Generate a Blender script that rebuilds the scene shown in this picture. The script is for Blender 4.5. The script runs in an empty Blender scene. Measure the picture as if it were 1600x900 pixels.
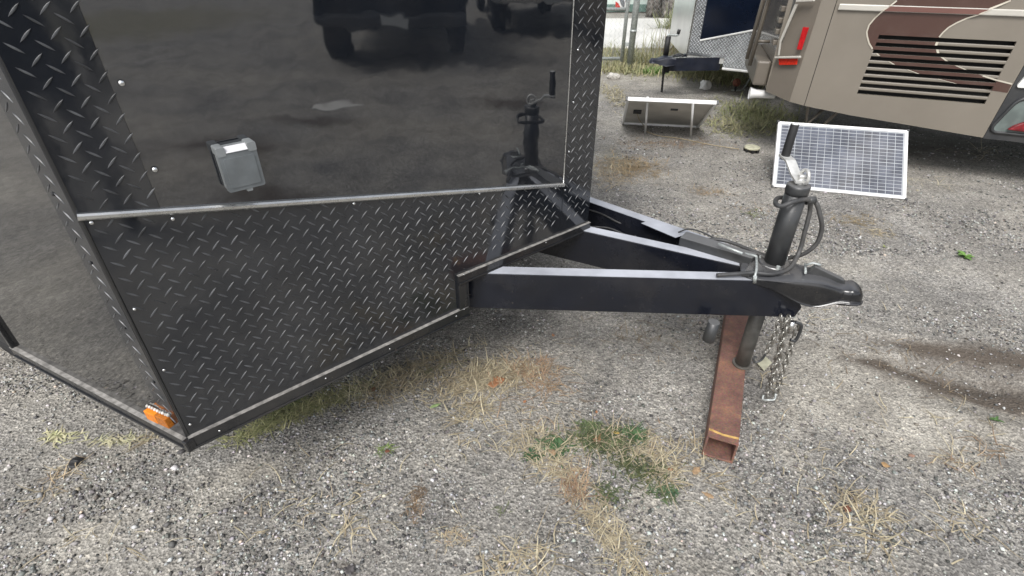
import bpy, bmesh, math, random
import numpy as np
from mathutils import Vector, Matrix
from mathutils.geometry import tessellate_polygon
R = math.radians
scene = bpy.context.scene
COL = scene.collection
random.seed(7); rng = np.random.default_rng(11)

# ------------------------------------------------------------------ camera
FPX, CAMH = 820.0, 1.45
TH = math.atan(FPX / 1245.0)
cam_d = bpy.data.cameras.new('camera'); cam = bpy.data.objects.new('camera', cam_d); COL.objects.link(cam)
cam_d.sensor_width = 36.0; cam_d.lens = FPX / 1600 * 36; cam_d.clip_start = .02; cam_d.clip_end = 3000
cam.location = (0, 0, CAMH); cam.rotation_euler = (math.pi / 2 - TH, 0, 0)
scene.camera = cam

# ------------------------------------------------------------------ world, sun, exposure
SUN_EL, SUN_ROT = R(52), R(200)
world = bpy.data.worlds.new('World'); scene.world = world; world.use_nodes = True
wn = world.node_tree; wn.nodes.clear()
sky = wn.nodes.new('ShaderNodeTexSky'); sky.sky_type = 'NISHITA'; sky.sun_disc = False
sky.sun_elevation = SUN_EL; sky.sun_rotation = SUN_ROT; sky.air_density = 1.0; sky.dust_density = 3.0
hs = wn.nodes.new('ShaderNodeHueSaturation'); hs.inputs['Saturation'].default_value = 0.30
bg = wn.nodes.new('ShaderNodeBackground'); bg.inputs['Strength'].default_value = 0.15
wo = wn.nodes.new('ShaderNodeOutputWorld')
wn.links.new(sky.outputs[0], hs.inputs['Color']); wn.links.new(hs.outputs[0], bg.inputs['Color']); wn.links.new(bg.outputs[0], wo.inputs['Surface'])
sun_d = bpy.data.lights.new('sun', 'SUN'); sun = bpy.data.objects.new('sun', sun_d); COL.objects.link(sun)
sun_d.energy = 1.4; sun_d.angle = R(22); sun_d.color = (1.0, .98, .95)
sdir = Vector((math.sin(SUN_ROT) * math.cos(SUN_EL), math.cos(SUN_ROT) * math.cos(SUN_EL), math.sin(SUN_EL)))
sun.rotation_euler = sdir.to_track_quat('Z', 'Y').to_euler(); sun.location = (0, 0, 20)
scene.view_settings.view_transform = 'Standard'; scene.view_settings.look = 'None'
scene.view_settings.exposure = 0.62; scene.view_settings.gamma = 1

# ------------------------------------------------------------------ measuring helpers: a point of the photograph on a real plane
CT, ST = math.cos(TH), math.sin(TH)
def ray(u, v):
    x, y = u - 800.0, 450.0 - v
    return np.array([x, FPX * CT + y * ST, -FPX * ST + y * CT])
O = np.array([0, 0, CAMH])
def gz(u, v, z=0.0):                      # on the level plane at height z
    r = ray(u, v); return O + r * ((z - CAMH) / r[2])
class Plane:                              # an upright plane: s runs along it, z up, o out of it towards the viewer's side
    def __init__(s, a, b):
        s.a = np.array([a[0], a[1], 0.]); d = np.array([b[0] - a[0], b[1] - a[1], 0.]); s.e = d / np.linalg.norm(d)
        s.n = np.array([s.e[1], -s.e[0], 0.])
        if s.n @ (O - s.a) < 0: s.n = -s.n
    def P(s, q, z, o=0.0):
        p = s.a + s.e * q + s.n * o; return (p[0], p[1], z)
    def at(s, u, v, o=0.0):
        r = ray(u, v); A = s.a + s.n * o; t = s.n @ (A - O) / (s.n @ r); p = O + r * t
        return ((p - A) @ s.e, p[2])
    def W(s, u, v, o=0.0): return s.P(*s.at(u, v, o), o)

# ------------------------------------------------------------------ materials
def new_mat(name):
    m = bpy.data.materials.new(name); m.use_nodes = True; nt = m.node_tree
    return m, nt, nt.nodes['Principled BSDF']
def mat(name, col, rough=.5, metal=0., ior=1.5, var=.15, vs=6., bump=0., bs=60., rvar=.0, col2=None, coat=0., attr=None, spec=.5, dust=0.):
    m, nt, b = new_mat(name); L = nt.links.new; N = nt.nodes.new
    tc = N('ShaderNodeTexCoord')
    nz = N('ShaderNodeTexNoise'); nz.inputs['Scale'].default_value = vs; nz.inputs['Detail'].default_value = 5; L(tc.outputs['Object'], nz.inputs['Vector'])
    c1 = tuple(col) + (1,); c2 = tuple(col2) + (1,) if col2 else tuple(min(1, c * (1 + var)) for c in col) + (1,)
    cr = N('ShaderNodeValToRGB'); cr.color_ramp.elements[0].position = .35; cr.color_ramp.elements[1].position = .68
    cr.color_ramp.elements[0].color = tuple(c * (1 - var) for c in col) + (1,) if not col2 else c1; cr.color_ramp.elements[1].color = c2
    L(nz.outputs['Fac'], cr.inputs['Fac']); out = cr.outputs['Color']
    if attr:
        a = N('ShaderNodeAttribute'); a.attribute_name = attr
        mx = N('ShaderNodeMix'); mx.data_type = 'RGBA'; mx.blend_type = 'MULTIPLY'; mx.inputs['Factor'].default_value = 1
        L(a.outputs['Color'], mx.inputs['A']); L(out, mx.inputs['B']); out = mx.outputs['Result']
    if dust > 0:
        n2 = N('ShaderNodeTexNoise'); n2.inputs['Scale'].default_value = 3.2; n2.inputs['Detail'].default_value = 9; n2.inputs['Roughness'].default_value = .7
        L(tc.outputs['Object'], n2.inputs['Vector'])
        r2 = N('ShaderNodeValToRGB'); r2.color_ramp.elements[0].position = .45; r2.color_ramp.elements[1].position = .8
        r2.color_ramp.elements[0].color = (0, 0, 0, 1); r2.color_ramp.elements[1].color = (dust, dust, dust, 1); L(n2.outputs['Fac'], r2.inputs['Fac'])
        mx = N('ShaderNodeMix'); mx.data_type = 'RGBA'; mx.inputs['B'].default_value = (.32, .29, .25, 1)
        L(r2.outputs['Color'], mx.inputs['Factor']); L(out, mx.inputs['A']); out = mx.outputs['Result']
    L(out, b.inputs['Base Color'])
    b.inputs['Roughness'].default_value = rough; b.inputs['Metallic'].default_value = metal; b.inputs['IOR'].default_value = ior
    b.inputs['Coat Weight'].default_value = coat; b.inputs['Coat Roughness'].default_value = .05
    if rvar:
        n3 = N('ShaderNodeTexNoise'); n3.inputs['Scale'].default_value = vs * 1.7; n3.inputs['Detail'].default_value = 6; L(tc.outputs['Object'], n3.inputs['Vector'])
        mr = N('ShaderNodeMapRange'); mr.inputs['From Min'].default_value = .3; mr.inputs['From Max'].default_value = .7
        mr.inputs['To Min'].default_value = max(.02, rough - rvar); mr.inputs['To Max'].default_value = rough + rvar
        L(n3.outputs['Fac'], mr.inputs['Value']); L(mr.outputs['Result'], b.inputs['Roughness'])
    if bump:
        n4 = N('ShaderNodeTexNoise'); n4.inputs['Scale'].default_value = bs; n4.inputs['Detail'].default_value = 4; L(tc.outputs['Object'], n4.inputs['Vector'])
        bp = N('ShaderNodeBump'); bp.inputs['Strength'].default_value = 1; bp.inputs['Distance'].default_value = bump
        L(n4.outputs['Fac'], bp.inputs['Height']); L(bp.outputs['Normal'], b.inputs['Normal'])
    return m
M = {}
M['gloss'] = mat('black_gloss_skin', (.010, .012, .016), .03, ior=2.2, bump=.0021, bs=2.6, rvar=.012, vs=4, dust=.05)
M['gloss_side'] = mat('black_gloss_side_skin', (.016, .016, .016), .04, ior=2.6, bump=.0008, bs=3.0, vs=4, dust=.05)
M['tread'] = mat('black_tread_plate', (.012, .014, .018), .09, ior=1.85, bump=.0012, bs=5, rvar=.04, vs=9, dust=.03)
M['tread_bar'] = mat('tread_bar_highlight', (.072, .075, .079), .32, ior=1.5, var=.6, vs=22)  # base colour paler than the plate, standing in for bright ridge highlights
M['rail'] = mat('dusty_black_rail', (.014, .015, .017), .2, ior=1.6, rvar=.1, vs=14, bump=.0004, bs=90, dust=.10)
M['ledge'] = mat('dust_on_ledge', (.24, .23, .215), .75, var=.4, vs=55, bump=.0006, bs=180)
M['frame'] = mat('black_gloss_frame_paint', (.010, .0105, .012), .15, ior=1.55, rvar=.05, vs=12, bump=.0005, bs=26, dust=.10)
M['frame_top'] = mat('black_frame_sky_dust_top', (.02, .02, .022), .28, ior=2.2, rvar=.06, vs=16, dust=.22)  # patchy dust, plus upward faces paled later to imitate reflected sky
M['jack'] = mat('black_jack_paint', (.034, .036, .038), .38, ior=1.55, rvar=.08, vs=20, bump=.0003, bs=120, dust=.12)
M['leg'] = mat('dirty_jack_leg', (.05, .05, .047), .5, var=.4, vs=25, bump=.0008, bs=60, dust=.5)
M['cable'] = mat('grey_black_conduit', (.045, .046, .048), .5, var=.3, vs=30, bump=.0008, bs=300, dust=.3)
M['alu'] = mat('bright_aluminium', (.72, .72, .70), .28, metal=1, var=.12, vs=25, rvar=.08, bump=.0002, bs=200)
M['chrome'] = mat('zinc_screw', (.75, .76, .76), .22, metal=1)
M['zinc'] = mat('dull_zinc', (.60, .60, .58), .38, metal=.35, var=.2, vs=40)
M['galv'] = mat('galvanised_steel', (.46, .49, .48), .45, metal=.35, var=.25, vs=60, bump=.0003, bs=250)
M['chain'] = mat('zinc_chain', (.40, .39, .36), .38, metal=.9, var=.35, vs=70)
M['rubber'] = mat('black_rubber', (.02, .02, .021), .6, bump=.0005, bs=200)
M['boxgrey'] = mat('grey_outlet_plastic', (.20, .215, .22), .38, var=.12, vs=30, bump=.0002, bs=300, dust=.1)
M['boxlid'] = mat('grey_outlet_lid', (.125, .14, .148), .3, var=.15, vs=30, dust=.12)
M['paper'] = mat('white_label_paper', (.62, .62, .63), .55, var=.05)
M['amber'] = mat('amber_lens', (.75, .22, .01), .12, ior=1.5, var=.1, vs=60, bump=.0006, bs=400)
M['amber2'] = mat('amber_reflector', (.42, .13, .01), .2, var=.25, vs=200, bump=.0008, bs=500)
M['caulk'] = mat('white_caulk', (.5, .49, .46), .7, var=.35, vs=90)
M['pvframe'] = mat('white_panel_frame', (.80, .80, .79), .3, metal=.0, var=.06, vs=8, dust=.12)
M['cell'] = mat('solar_cell', (.095, .104, .130), .14, ior=1.55, var=.35, vs=9, dust=.25)
M['backsheet'] = mat('solar_backsheet', (.52, .50, .46), .55, var=.15, vs=4, dust=.3)
M['pvgrid'] = mat('solar_backsheet_white', (.40, .42, .44), .2)
M['tape'] = mat('yellow_paint_mark', (.52, .33, .11), .7, var=.3, vs=70)
M['concrete'] = mat('pale_concrete', (.60, .59, .56), .85, var=.12, vs=1.2, bump=.001, bs=50)
M['wallmint'] = mat('pale_mint_wall', (.66, .75, .70), .8, var=.06, vs=1)
M['wallbase'] = mat('green_grey_base', (.14, .22, .19), .8, var=.2, vs=3)
M['bark'] = mat('shaggy_grey_bark', (.17, .155, .14), .9, var=.6, vs=12, bump=.01, bs=30)
M['frond'] = mat('palm_frond', (.07, .09, .035), .6, var=.3, vs=8)
M['taupe'] = mat('taupe_coach_paint', (.205, .182, .150), .22, ior=1.5, var=.05, vs=2, rvar=.04, coat=.4, dust=.14)
M['taupe_d'] = mat('dark_taupe_moulding', (.165, .144, .118), .35, var=.08, vs=3, dust=.15)
M['maroon'] = mat('maroon_swoosh', (.072, .036, .028), .2, var=.05, vs=2, coat=.4, dust=.12)
M['mould_m'] = mat('maroon_moulding', (.16, .075, .062), .25, var=.05, coat=.4)
M['cream'] = mat('cream_moulding', (.50, .48, .43), .25, var=.05, coat=.4, dust=.15)
M['pin'] = mat('cream_pinstripe', (.52, .48, .40), .3, var=.05)
M['black'] = mat('flat_black', (.006, .006, .006), .85, var=.2)  # plain near-black for backing, seam, underside, hair and sign shape
M['redlens'] = mat('red_lens', (.52, .012, .016), .12, var=.15, vs=50, bump=.0005, bs=300)
M['redlens_d'] = mat('dark_red_lens', (.20, .015, .02), .3, var=.5, vs=25)
M['redlens2'] = mat('orange_red_reflector', (.62, .03, .012), .2, var=.2, vs=80)
M['dkgrey'] = mat('dark_grey_gelcoat', (.035, .037, .04), .3, var=.15, vs=5, dust=.15)
M['bluecloth'] = mat('pale_blue_insert', (.14, .17, .16), .6, var=.3, vs=9)
M['steelw'] = mat('white_enamel', (.74, .74, .72), .4, var=.1, vs=5, dust=.2)
M['bgskin'] = mat('silver_white_skin', (.50, .50, .48), .22, ior=1.6, var=.08, vs=3, dust=.2)
M['bgtread'] = mat('bright_tread_plate', (.50, .52, .54), .24, metal=.8, var=.15, vs=12, rvar=.08)
M['bgbar'] = mat('bright_tread_bar', (.78, .8, .82), .3, metal=.6, var=.1)
M['navy'] = mat('navy_black_panel', (.006, .010, .022), .12, ior=1.45, var=.3, vs=3)
M['navyf'] = mat('navy_black_frame', (.014, .018, .032), .3, var=.3, vs=8, dust=.1)
M['cloth'] = mat('white_rag', (.72, .72, .70), .9, var=.1, vs=20)
M['stone'] = mat('white_stone', (.52, .50, .46), .85, var=.25, vs=40, bump=.004, bs=60)
M['lime'] = mat('weathered_cap', (.50, .49, .36), .7, var=.2, vs=30)
M['cord'] = mat('tan_cord', (.36, .30, .20), .8, var=.2, vs=60)
M['rustball'] = mat('rust_red_ball', (.20, .075, .05), .8, var=.4, vs=60)
M['truck'] = mat('black_truck_paint', (.008, .010, .016), .15, ior=1.45, coat=.2)
M['truckglass'] = mat('tinted_glass', (.01, .012, .014), .04, ior=1.45)
M['plate'] = mat('pale_plate', (.45, .46, .45), .5)
M['car2'] = mat('silver_car_paint', (.33, .34, .35), .25, metal=.4, coat=.5)
M['tyre'] = mat('tyre_rubber', (.016, .016, .017), .8, bump=.002, bs=40)
M['jean'] = mat('dark_trousers', (.012, .014, .022), .9, var=.3, vs=30)

def sky_dust_top(m, amt, col=(.50, .52, .57)):  # paints reflected sky, with some dust, into the colour of upward faces
    nt = m.node_tree; b = nt.nodes['Principled BSDF']; N = nt.nodes.new; L = nt.links.new
    src = b.inputs['Base Color'].links[0].from_socket; g = N('ShaderNodeNewGeometry'); sp = N('ShaderNodeSeparateXYZ'); L(g.outputs['True Normal'], sp.inputs[0])
    mr = N('ShaderNodeMapRange'); mr.inputs['From Min'].default_value = .75; mr.inputs['From Max'].default_value = .98; mr.inputs['To Max'].default_value = amt; L(sp.outputs['Z'], mr.inputs['Value'])
    tc = N('ShaderNodeTexCoord'); n = N('ShaderNodeTexNoise'); n.inputs['Scale'].default_value = 7; n.inputs['Detail'].default_value = 8; L(tc.outputs['Object'], n.inputs['Vector'])
    mu = N('ShaderNodeMath'); mu.operation = 'MULTIPLY'; L(mr.outputs['Result'], mu.inputs[0]); m2 = N('ShaderNodeMapRange'); m2.inputs['From Min'].default_value = .3; m2.inputs['From Max'].default_value = .62; m2.inputs['To Min'].default_value = .62; L(n.outputs['Fac'], m2.inputs['Value']); L(m2.outputs['Result'], mu.inputs[1])
    x = N('ShaderNodeMix'); x.data_type = 'RGBA'; L(mu.outputs[0], x.inputs['Factor']); L(src, x.inputs['A']); x.inputs['B'].default_value = tuple(col) + (1,); L(x.outputs['Result'], b.inputs['Base Color'])
M['beam'] = mat('black_beam_paint', (.009, .0105, .016), .16, ior=1.5, rvar=.05, vs=12, bump=.0005, bs=26, dust=.08)
def chips(m):
    nt = m.node_tree; b = nt.nodes['Principled BSDF']; N = nt.nodes.new; L = nt.links.new; src = b.inputs['Base Color'].links[0].from_socket
    tc = N('ShaderNodeTexCoord'); n = N('ShaderNodeTexNoise'); n.inputs['Scale'].default_value = 95; n.inputs['Detail'].default_value = 3; L(tc.outputs['Object'], n.inputs['Vector'])
    rp = N('ShaderNodeValToRGB'); rp.color_ramp.elements[0].position = .72; rp.color_ramp.elements[0].color = (0, 0, 0, 1); rp.color_ramp.elements[1].position = .78; rp.color_ramp.elements[1].color = (.6, .6, .6, 1); L(n.outputs['Fac'], rp.inputs['Fac'])
    x = N('ShaderNodeMix'); x.data_type = 'RGBA'; L(rp.outputs['Color'], x.inputs['Factor']); L(src, x.inputs['A']); x.inputs['B'].default_value = (.20, .15, .11, 1); L(x.outputs['Result'], b.inputs['Base Color'])
for k_ in ('beam', 'frame', 'jack', 'rail'): chips(M[k_])
sky_dust_top(M['beam'], .95); sky_dust_top(M['frame_top'], .25, (.3, .3, .3)); sky_dust_top(M['jack'], .5, (.25, .25, .25)); sky_dust_top(M['frame'], .35, (.22, .225, .24))  # beam tops: pale blue-grey colour stands in for mirrored sky
def rust_mat():
    m, nt, b = new_mat('rusty_steel'); L = nt.links.new; N = nt.nodes.new
    tc = N('ShaderNodeTexCoord')
    n1 = N('ShaderNodeTexNoise'); n1.inputs['Scale'].default_value = 11; n1.inputs['Detail'].default_value = 10; n1.inputs['Roughness'].default_value = .74
    n2 = N('ShaderNodeTexNoise'); n2.inputs['Scale'].default_value = 160; n2.inputs['Detail'].default_value = 4
    for n in (n1, n2): L(tc.outputs['Object'], n.inputs['Vector'])
    r1 = N('ShaderNodeValToRGB'); e = r1.color_ramp.elements; e[0].position = .3; e[0].color = (.085, .042, .032, 1); e[1].position = .75; e[1].color = (.34, .155, .075, 1)
    k = e.new(.52); k.color = (.185, .088, .062, 1); k = e.new(.9); k.color = (.44, .24, .10, 1)
    L(n1.outputs['Fac'], r1.inputs['Fac'])
    mx = N('ShaderNodeMix'); mx.data_type = 'RGBA'; mx.blend_type = 'OVERLAY'; mx.inputs['Factor'].default_value = .7
    L(r1.outputs['Color'], mx.inputs['A']); L(n2.outputs['Color'], mx.inputs['B']); 
    h = N('ShaderNodeHueSaturation'); h.inputs['Saturation'].default_value = .9; L(mx.outputs['Result'], h.inputs['Color']); L(h.outputs[0], b.inputs['Base Color'])
    b.inputs['Roughness'].default_value = .78
    bp = N('ShaderNodeBump'); bp.inputs['Distance'].default_value = .0012; L(n2.outputs['Fac'], bp.inputs['Height']); L(bp.outputs['Normal'], b.inputs['Normal'])
    return m
M['rust'] = rust_mat()

def ground_mat():
    m, nt, b = new_mat('gravel_and_asphalt_millings'); L = nt.links.new; N = nt.nodes.new
    tc = N('ShaderNodeTexCoord'); at = N('ShaderNodeAttribute'); at.attribute_name = 'Patch'
    sp = N('ShaderNodeSeparateColor'); L(at.outputs['Color'], sp.inputs['Color'])
    def noise(s, d=5, r=.55):
        n = N('ShaderNodeTexNoise'); n.inputs['Scale'].default_value = s; n.inputs['Detail'].default_value = d; n.inputs['Roughness'].default_value = r; L(tc.outputs['Object'], n.inputs['Vector']); return n.outputs['Fac']
    def ramp(src, pts):
        r = N('ShaderNodeValToRGB'); e = r.color_ramp.elements
        while len(e) < len(pts): e.new(.5)
        for k, (p, c) in enumerate(pts): e[k].position = p; e[k].color = tuple(c) + (1,) if len(c) == 3 else c
        L(src, r.inputs['Fac']); return r.outputs['Color']
    def mix(f, a, c, mode='MIX'):
        x = N('ShaderNodeMix'); x.data_type = 'RGBA'; x.blend_type = mode
        for s, i in ((f, 'Factor'), (a, 'A'), (c, 'B')):
            if isinstance(s, (int, float)): x.inputs[i].default_value = s
            elif isinstance(s, tuple): x.inputs[i].default_value = s + (1,)
            else: L(s, x.inputs[i])
        return x.outputs['Result']
    g = ramp(noise(2.3, 7, .6), [(.3, (.148, .142, .133)), (.5, (.232, .223, .208)), (.7, (.36, .346, .32))])
    # stone-sized cells, each its own grey
    def cells(scale, lo, hi, white):
        v = N('ShaderNodeTexVoronoi'); v.inputs['Scale'].default_value = scale; L(tc.outputs['Object'], v.inputs['Vector'])
        s = N('ShaderNodeSeparateColor'); L(v.outputs['Color'], s.inputs['Color'])
        return ramp(s.outputs['Red'], [(0, (lo,) * 3), (.5, (.5, .5, .5)), (.86, (hi,) * 3), (1 - white, (hi + .05,) * 3), (1.0, (1, .98, .94))]), v.outputs['Distance']
    c1, d1 = cells(100, .16, .66, .07); c2, d2 = cells(230, .20, .66, .08)
    g = mix(.66, g, c1, 'OVERLAY'); g = mix(.78, g, c2, 'OVERLAY')
    dirt = ramp(noise(5, 7, .65), [(.3, (.225, .208, .180)), (.7, (.43, .405, .355))])
    dirt = mix(.55, dirt, c2, 'OVERLAY'); dirt = mix(.4, dirt, c1, 'OVERLAY')
    dn = noise(7, 8, .7)
    ma = N('ShaderNodeMath'); ma.operation = 'ADD'; L(sp.outputs['Red'], ma.inputs[0]); L(dn, ma.inputs[1])
    df = ramp(ma.outputs[0], [(.62, (0, 0, 0)), (.95, (1, 1, 1))])
    # a thin film of dust and sand everywhere, uneven
    df2 = ramp(noise(1.1, 8, .62), [(.36, (0, 0, 0)), (.66, (.85, .85, .85))])
    g = mix(df2, g, dirt); g = mix(df, g, dirt)
    mb = N('ShaderNodeMath'); mb.operation = 'MULTIPLY_ADD'; L(dn, mb.inputs[0]); mb.inputs[1].default_value = .78; L(sp.outputs['Green'], mb.inputs[2])
    kf = ramp(mb.outputs[0], [(.52, (0, 0, 0)), (1.12, (.92, .92, .92))])
    g = mix(kf, g, (.085, .066, .050))
    mg = N('ShaderNodeMath'); mg.operation = 'MULTIPLY_ADD'; L(noise(30, 6, .7), mg.inputs[0]); mg.inputs[1].default_value = .7; L(sp.outputs['Blue'], mg.inputs[2])
    gf = ramp(mg.outputs[0], [(.70, (0, 0, 0)), (1.15, (.7, .7, .7))])
    g = mix(gf, g, ramp(noise(18, 5, .6), [(.35, (.12, .12, .06)), (.65, (.30, .265, .17))]))
    L(g, b.inputs['Base Color']); b.inputs['Roughness'].default_value = .86
    bp = N('ShaderNodeBump'); bp.inputs['Distance'].default_value = .006; bp.inputs['Strength'].default_value = .9; L(d1, bp.inputs['Height'])
    bp2 = N('ShaderNodeBump'); bp2.inputs['Distance'].default_value = .004; L(noise(70, 5, .7), bp2.inputs['Height']); L(bp.outputs['Normal'], bp2.inputs['Normal'])
    L(bp2.outputs['Normal'], b.inputs['Normal'])
    return m
M['ground'] = ground_mat()
def vc_mat(name, rough=.8, trans=0., var=.25, vs=60):
    m = mat(name, (.9, .9, .9), rough, var=var, vs=vs, attr='Col'); return m
M['pebble'] = vc_mat('pebble', .75); M['straw'] = vc_mat('straw', .7); M['leaf'] = mat('leaf_tissue', (.85, .85, .85), .6, var=.3, vs=120, attr='Col')

# ------------------------------------------------------------------ mesh building
class MB:
    def __init__(s): s.v = []; s.f = []; s.sm = []
    def add(s, vs, fs, smooth=False):
        k = len(s.v); s.v += [tuple(map(float, p)) for p in vs]; s.f += [tuple(i + k for i in f) for f in fs]; s.sm += [smooth] * len(fs); return s
    def box(s, c, ax, ay, az):           # centre, three half-axis vectors
        c = np.array(c, float); ax, ay, az = [np.array(a, float) for a in (ax, ay, az)]
        vs = [c + i * ax + j * ay + k * az for k in (-1, 1) for j in (-1, 1) for i in (-1, 1)]
        return s.add(vs, [(0, 2, 3, 1), (4, 5, 7, 6), (0, 1, 5, 4), (2, 6, 7, 3), (0, 4, 6, 2), (1, 3, 7, 5)])
    def prism(s, poly, vec):             # closed polygon of 3-D points pushed along vec
        p = [Vector(map(float, q)) for q in poly]; v = Vector(map(float, vec)); n = len(p)
        tri = tessellate_polygon([p])
        fs = [tuple(t) for t in tri] + [tuple(i + n for i in reversed(t)) for t in tri] + [(i, (i + 1) % n, (i + 1) % n + n, i + n) for i in range(n)]
        return s.add([tuple(q) for q in p] + [tuple(q + v) for q in p], fs)
    def tube(s, pts, r, seg=8, cap=True, smooth=True):
        pts = [Vector(map(float, p)) for p in pts]; n = len(pts); rr = r if isinstance(r, (list, tuple)) else [r] * n
        vs = []; up = Vector((0, 0, 1)); prev = None
        for i, p in enumerate(pts):
            t = (pts[min(i + 1, n - 1)] - pts[max(i - 1, 0)]).normalized()
            if prev is None: a = t.cross(up); a = a if a.length > .05 else t.cross(Vector((1, 0, 0)))
            else: a = prev - t * prev.dot(t)
            a.normalize(); prev = a; b_ = t.cross(a)
            vs += [tuple(p + (a * math.cos(2 * math.pi * k / seg) + b_ * math.sin(2 * math.pi * k / seg)) * rr[i]) for k in range(seg)]
        fs = [(i * seg + k, i * seg + (k + 1) % seg, (i + 1) * seg + (k + 1) % seg, (i + 1) * seg + k) for i in range(n - 1) for k in range(seg)]
        s.add(vs, fs, smooth)
        if cap:
            k = len(s.v) - n * seg; s.f += [tuple(k + i for i in reversed(range(seg))), tuple(k + (n - 1) * seg + i for i in range(seg))]; s.sm += [False, False]
        return s
    def loft(s, rings, closed=True, smooth=True, caps=True):
        n = len(rings[0]); vs = [p for r in rings for p in r]; m = n if closed else n - 1
        fs = [(i * n + k, i * n + (k + 1) % n, (i + 1) * n + (k + 1) % n, (i + 1) * n + k) for i in range(len(rings) - 1) for k in range(m)]
        s.add(vs, fs, smooth)
        if caps:
            k = len(s.v) - len(vs); s.f += [tuple(k + i for i in reversed(range(n))), tuple(k + (len(rings) - 1) * n + i for i in range(n))]; s.sm += [False, False]
        return s
    def dome(s, c, nrm, r, h, seg=10):   # little button head
        c = Vector(map(float, c)); n = Vector(map(float, nrm)).normalized(); a = n.cross(Vector((0, 0, 1)))
        if a.length < .05: a = n.cross(Vector((1, 0, 0)))
        a.normalize(); b_ = n.cross(a); rings = []
        for q in (0, .5, .85): rings.append([tuple(c + n * h * math.sin(q * math.pi / 2) + (a * math.cos(2 * math.pi * k / seg) + b_ * math.sin(2 * math.pi * k / seg)) * r * math.cos(q * math.pi / 2)) for k in range(seg)])
        return s.loft(rings)
    def build(s, name, m, parent=None, bevel=0., kind=None, fix=True):
        off = Vector((0, 0, 0)); q = parent
        while q is not None: off += q.location; q = q.parent
        me = bpy.data.meshes.new(name); me.from_pydata([tuple(Vector(p) - off) for p in s.v], [], s.f); me.update()
        me.polygons.foreach_set('use_smooth', s.sm)
        if fix:
            bm = bmesh.new(); bm.from_mesh(me); bmesh.ops.recalc_face_normals(bm, faces=bm.faces); bm.to_mesh(me); bm.free()
        me.materials.append(m); o = bpy.data.objects.new(name, me); COL.objects.link(o); o.parent = parent
        if bevel:
            md = o.modifiers.new('bevel', 'BEVEL'); md.width = bevel; md.segments = 2; md.limit_method = 'ANGLE'; md.angle_limit = R(35)
        if kind: o['kind'] = kind
        return o
def thing(name, label, cat, loc=(0, 0, 0), group=None):
    o = bpy.data.objects.new(name, None); COL.objects.link(o); o.location = loc; o.empty_display_size = .1
    o['label'] = label; o['category'] = cat
    if group: o['group'] = group
    return o
def tag(o, label, cat, group=None):
    o['label'] = label; o['category'] = cat
    if group: o['group'] = group
    return o
def bez(pts, n=8):                        # Catmull-Rom through points
    p = [np.array(q, float) for q in pts]; p = [2 * p[0] - p[1]] + p + [2 * p[-1] - p[-2]]; out = []
    for i in range(1, len(p) - 2):
        for k in range(n):
            t = k / n; out.append(tuple(.5 * (2 * p[i] + (p[i + 1] - p[i - 1]) * t + (2 * p[i - 1] - 5 * p[i] + 4 * p[i + 1] - p[i + 2]) * t * t + (3 * p[i] - p[i - 1] - 3 * p[i + 1] + p[i + 2]) * t ** 3)))
    out.append(tuple(p[-2])); return out
def clip(poly, fn):                       # Sutherland-Hodgman against fn(p) >= 0 (linear)
    out = []
    for i in range(len(poly)):
        a, b_ = poly[i - 1], poly[i]; fa, fb = fn(a), fn(b_)
        if (fa >= 0) != (fb >= 0): t = fa / (fa - fb); out.append((a[0] + (b_[0] - a[0]) * t, a[1] + (b_[1] - a[1]) * t))
        if fb >= 0: out.append(b_)
    return out
def area(p): return abs(sum(p[i - 1][0] * p[i][1] - p[i][0] * p[i - 1][1] for i in range(len(p)))) / 2
def inpoly(x, y, poly):
    c = np.zeros(np.shape(x), bool)
    for i in range(len(poly)):
        x1, y1 = poly[i - 1][:2]; x2, y2 = poly[i][:2]
        if y1 == y2: continue
        c ^= ((y1 > y) != (y2 > y)) & (x < (x2 - x1) * (y - y1) / (y2 - y1) + x1)
    return c

# ------------------------------------------------------------------ the ground
def hash2(i, j, s):
    n = (i.astype(np.int64) * 374761393 + j.astype(np.int64) * 668265263 + s * 1442695041) & 0xffffffff
    n = ((n ^ (n >> 13)) * 1274126177) & 0xffffffff; n = n ^ (n >> 16); return (n & 0xffff) / 65535.0
def vnoise(x, y, sc, s=0):
    x = x * sc; y = y * sc; i = np.floor(x); j = np.floor(y); fx = x - i; fy = y - j; fx = fx * fx * (3 - 2 * fx); fy = fy * fy * (3 - 2 * fy)
    return (hash2(i, j, s) * (1 - fx) + hash2(i + 1, j, s) * fx) * (1 - fy) + (hash2(i, j + 1, s) * (1 - fx) + hash2(i + 1, j + 1, s) * fx) * fy
def blob(x, y, u, v, ru, rv, ang=0.):     # soft ellipse round the ground point seen at (u, v); radii in metres
    c = gz(u, v); dx, dy = x - c[0], y - c[1]; ca, sa = math.cos(ang), math.sin(ang)
    a = (dx * ca + dy * sa) / ru; b_ = (-dx * sa + dy * ca) / rv; return np.exp(-(a * a + b_ * b_) * 1.2)
def gheight(x, y):
    near = np.clip((8.0 - np.hypot(x, y)) / 3.0, 0, 1) ** 1.0
    h = .012 * (vnoise(x, y, 1.7, 1) - .5) + .007 * (vnoise(x, y, 6, 2) - .5) + .0045 * (vnoise(x, y, 22, 3) - .5) + .003 * (vnoise(x, y, 60, 4) - .5)
    rough_ = blob(x, y, 1500, 590, .38, .16, -.35)
    h -= .06 * blob(x, y, 1500, 590, .22, .075, -.35)
    h += rough_ * (.036 * (vnoise(x, y, 13, 21) - .5) + .026 * (vnoise(x, y, 34, 22) - .5))
    h += .024 * blob(x, y, 1420, 528, .25, .04, -.3) + .022 * blob(x, y, 1560, 665, .3, .05, -.4)
    h += .010 * blob(x, y, 930, 700, .2, .1) 
    return h * near - .002
def lin(a, b_, st):
    return list(np.arange(a, b_, st))
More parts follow.
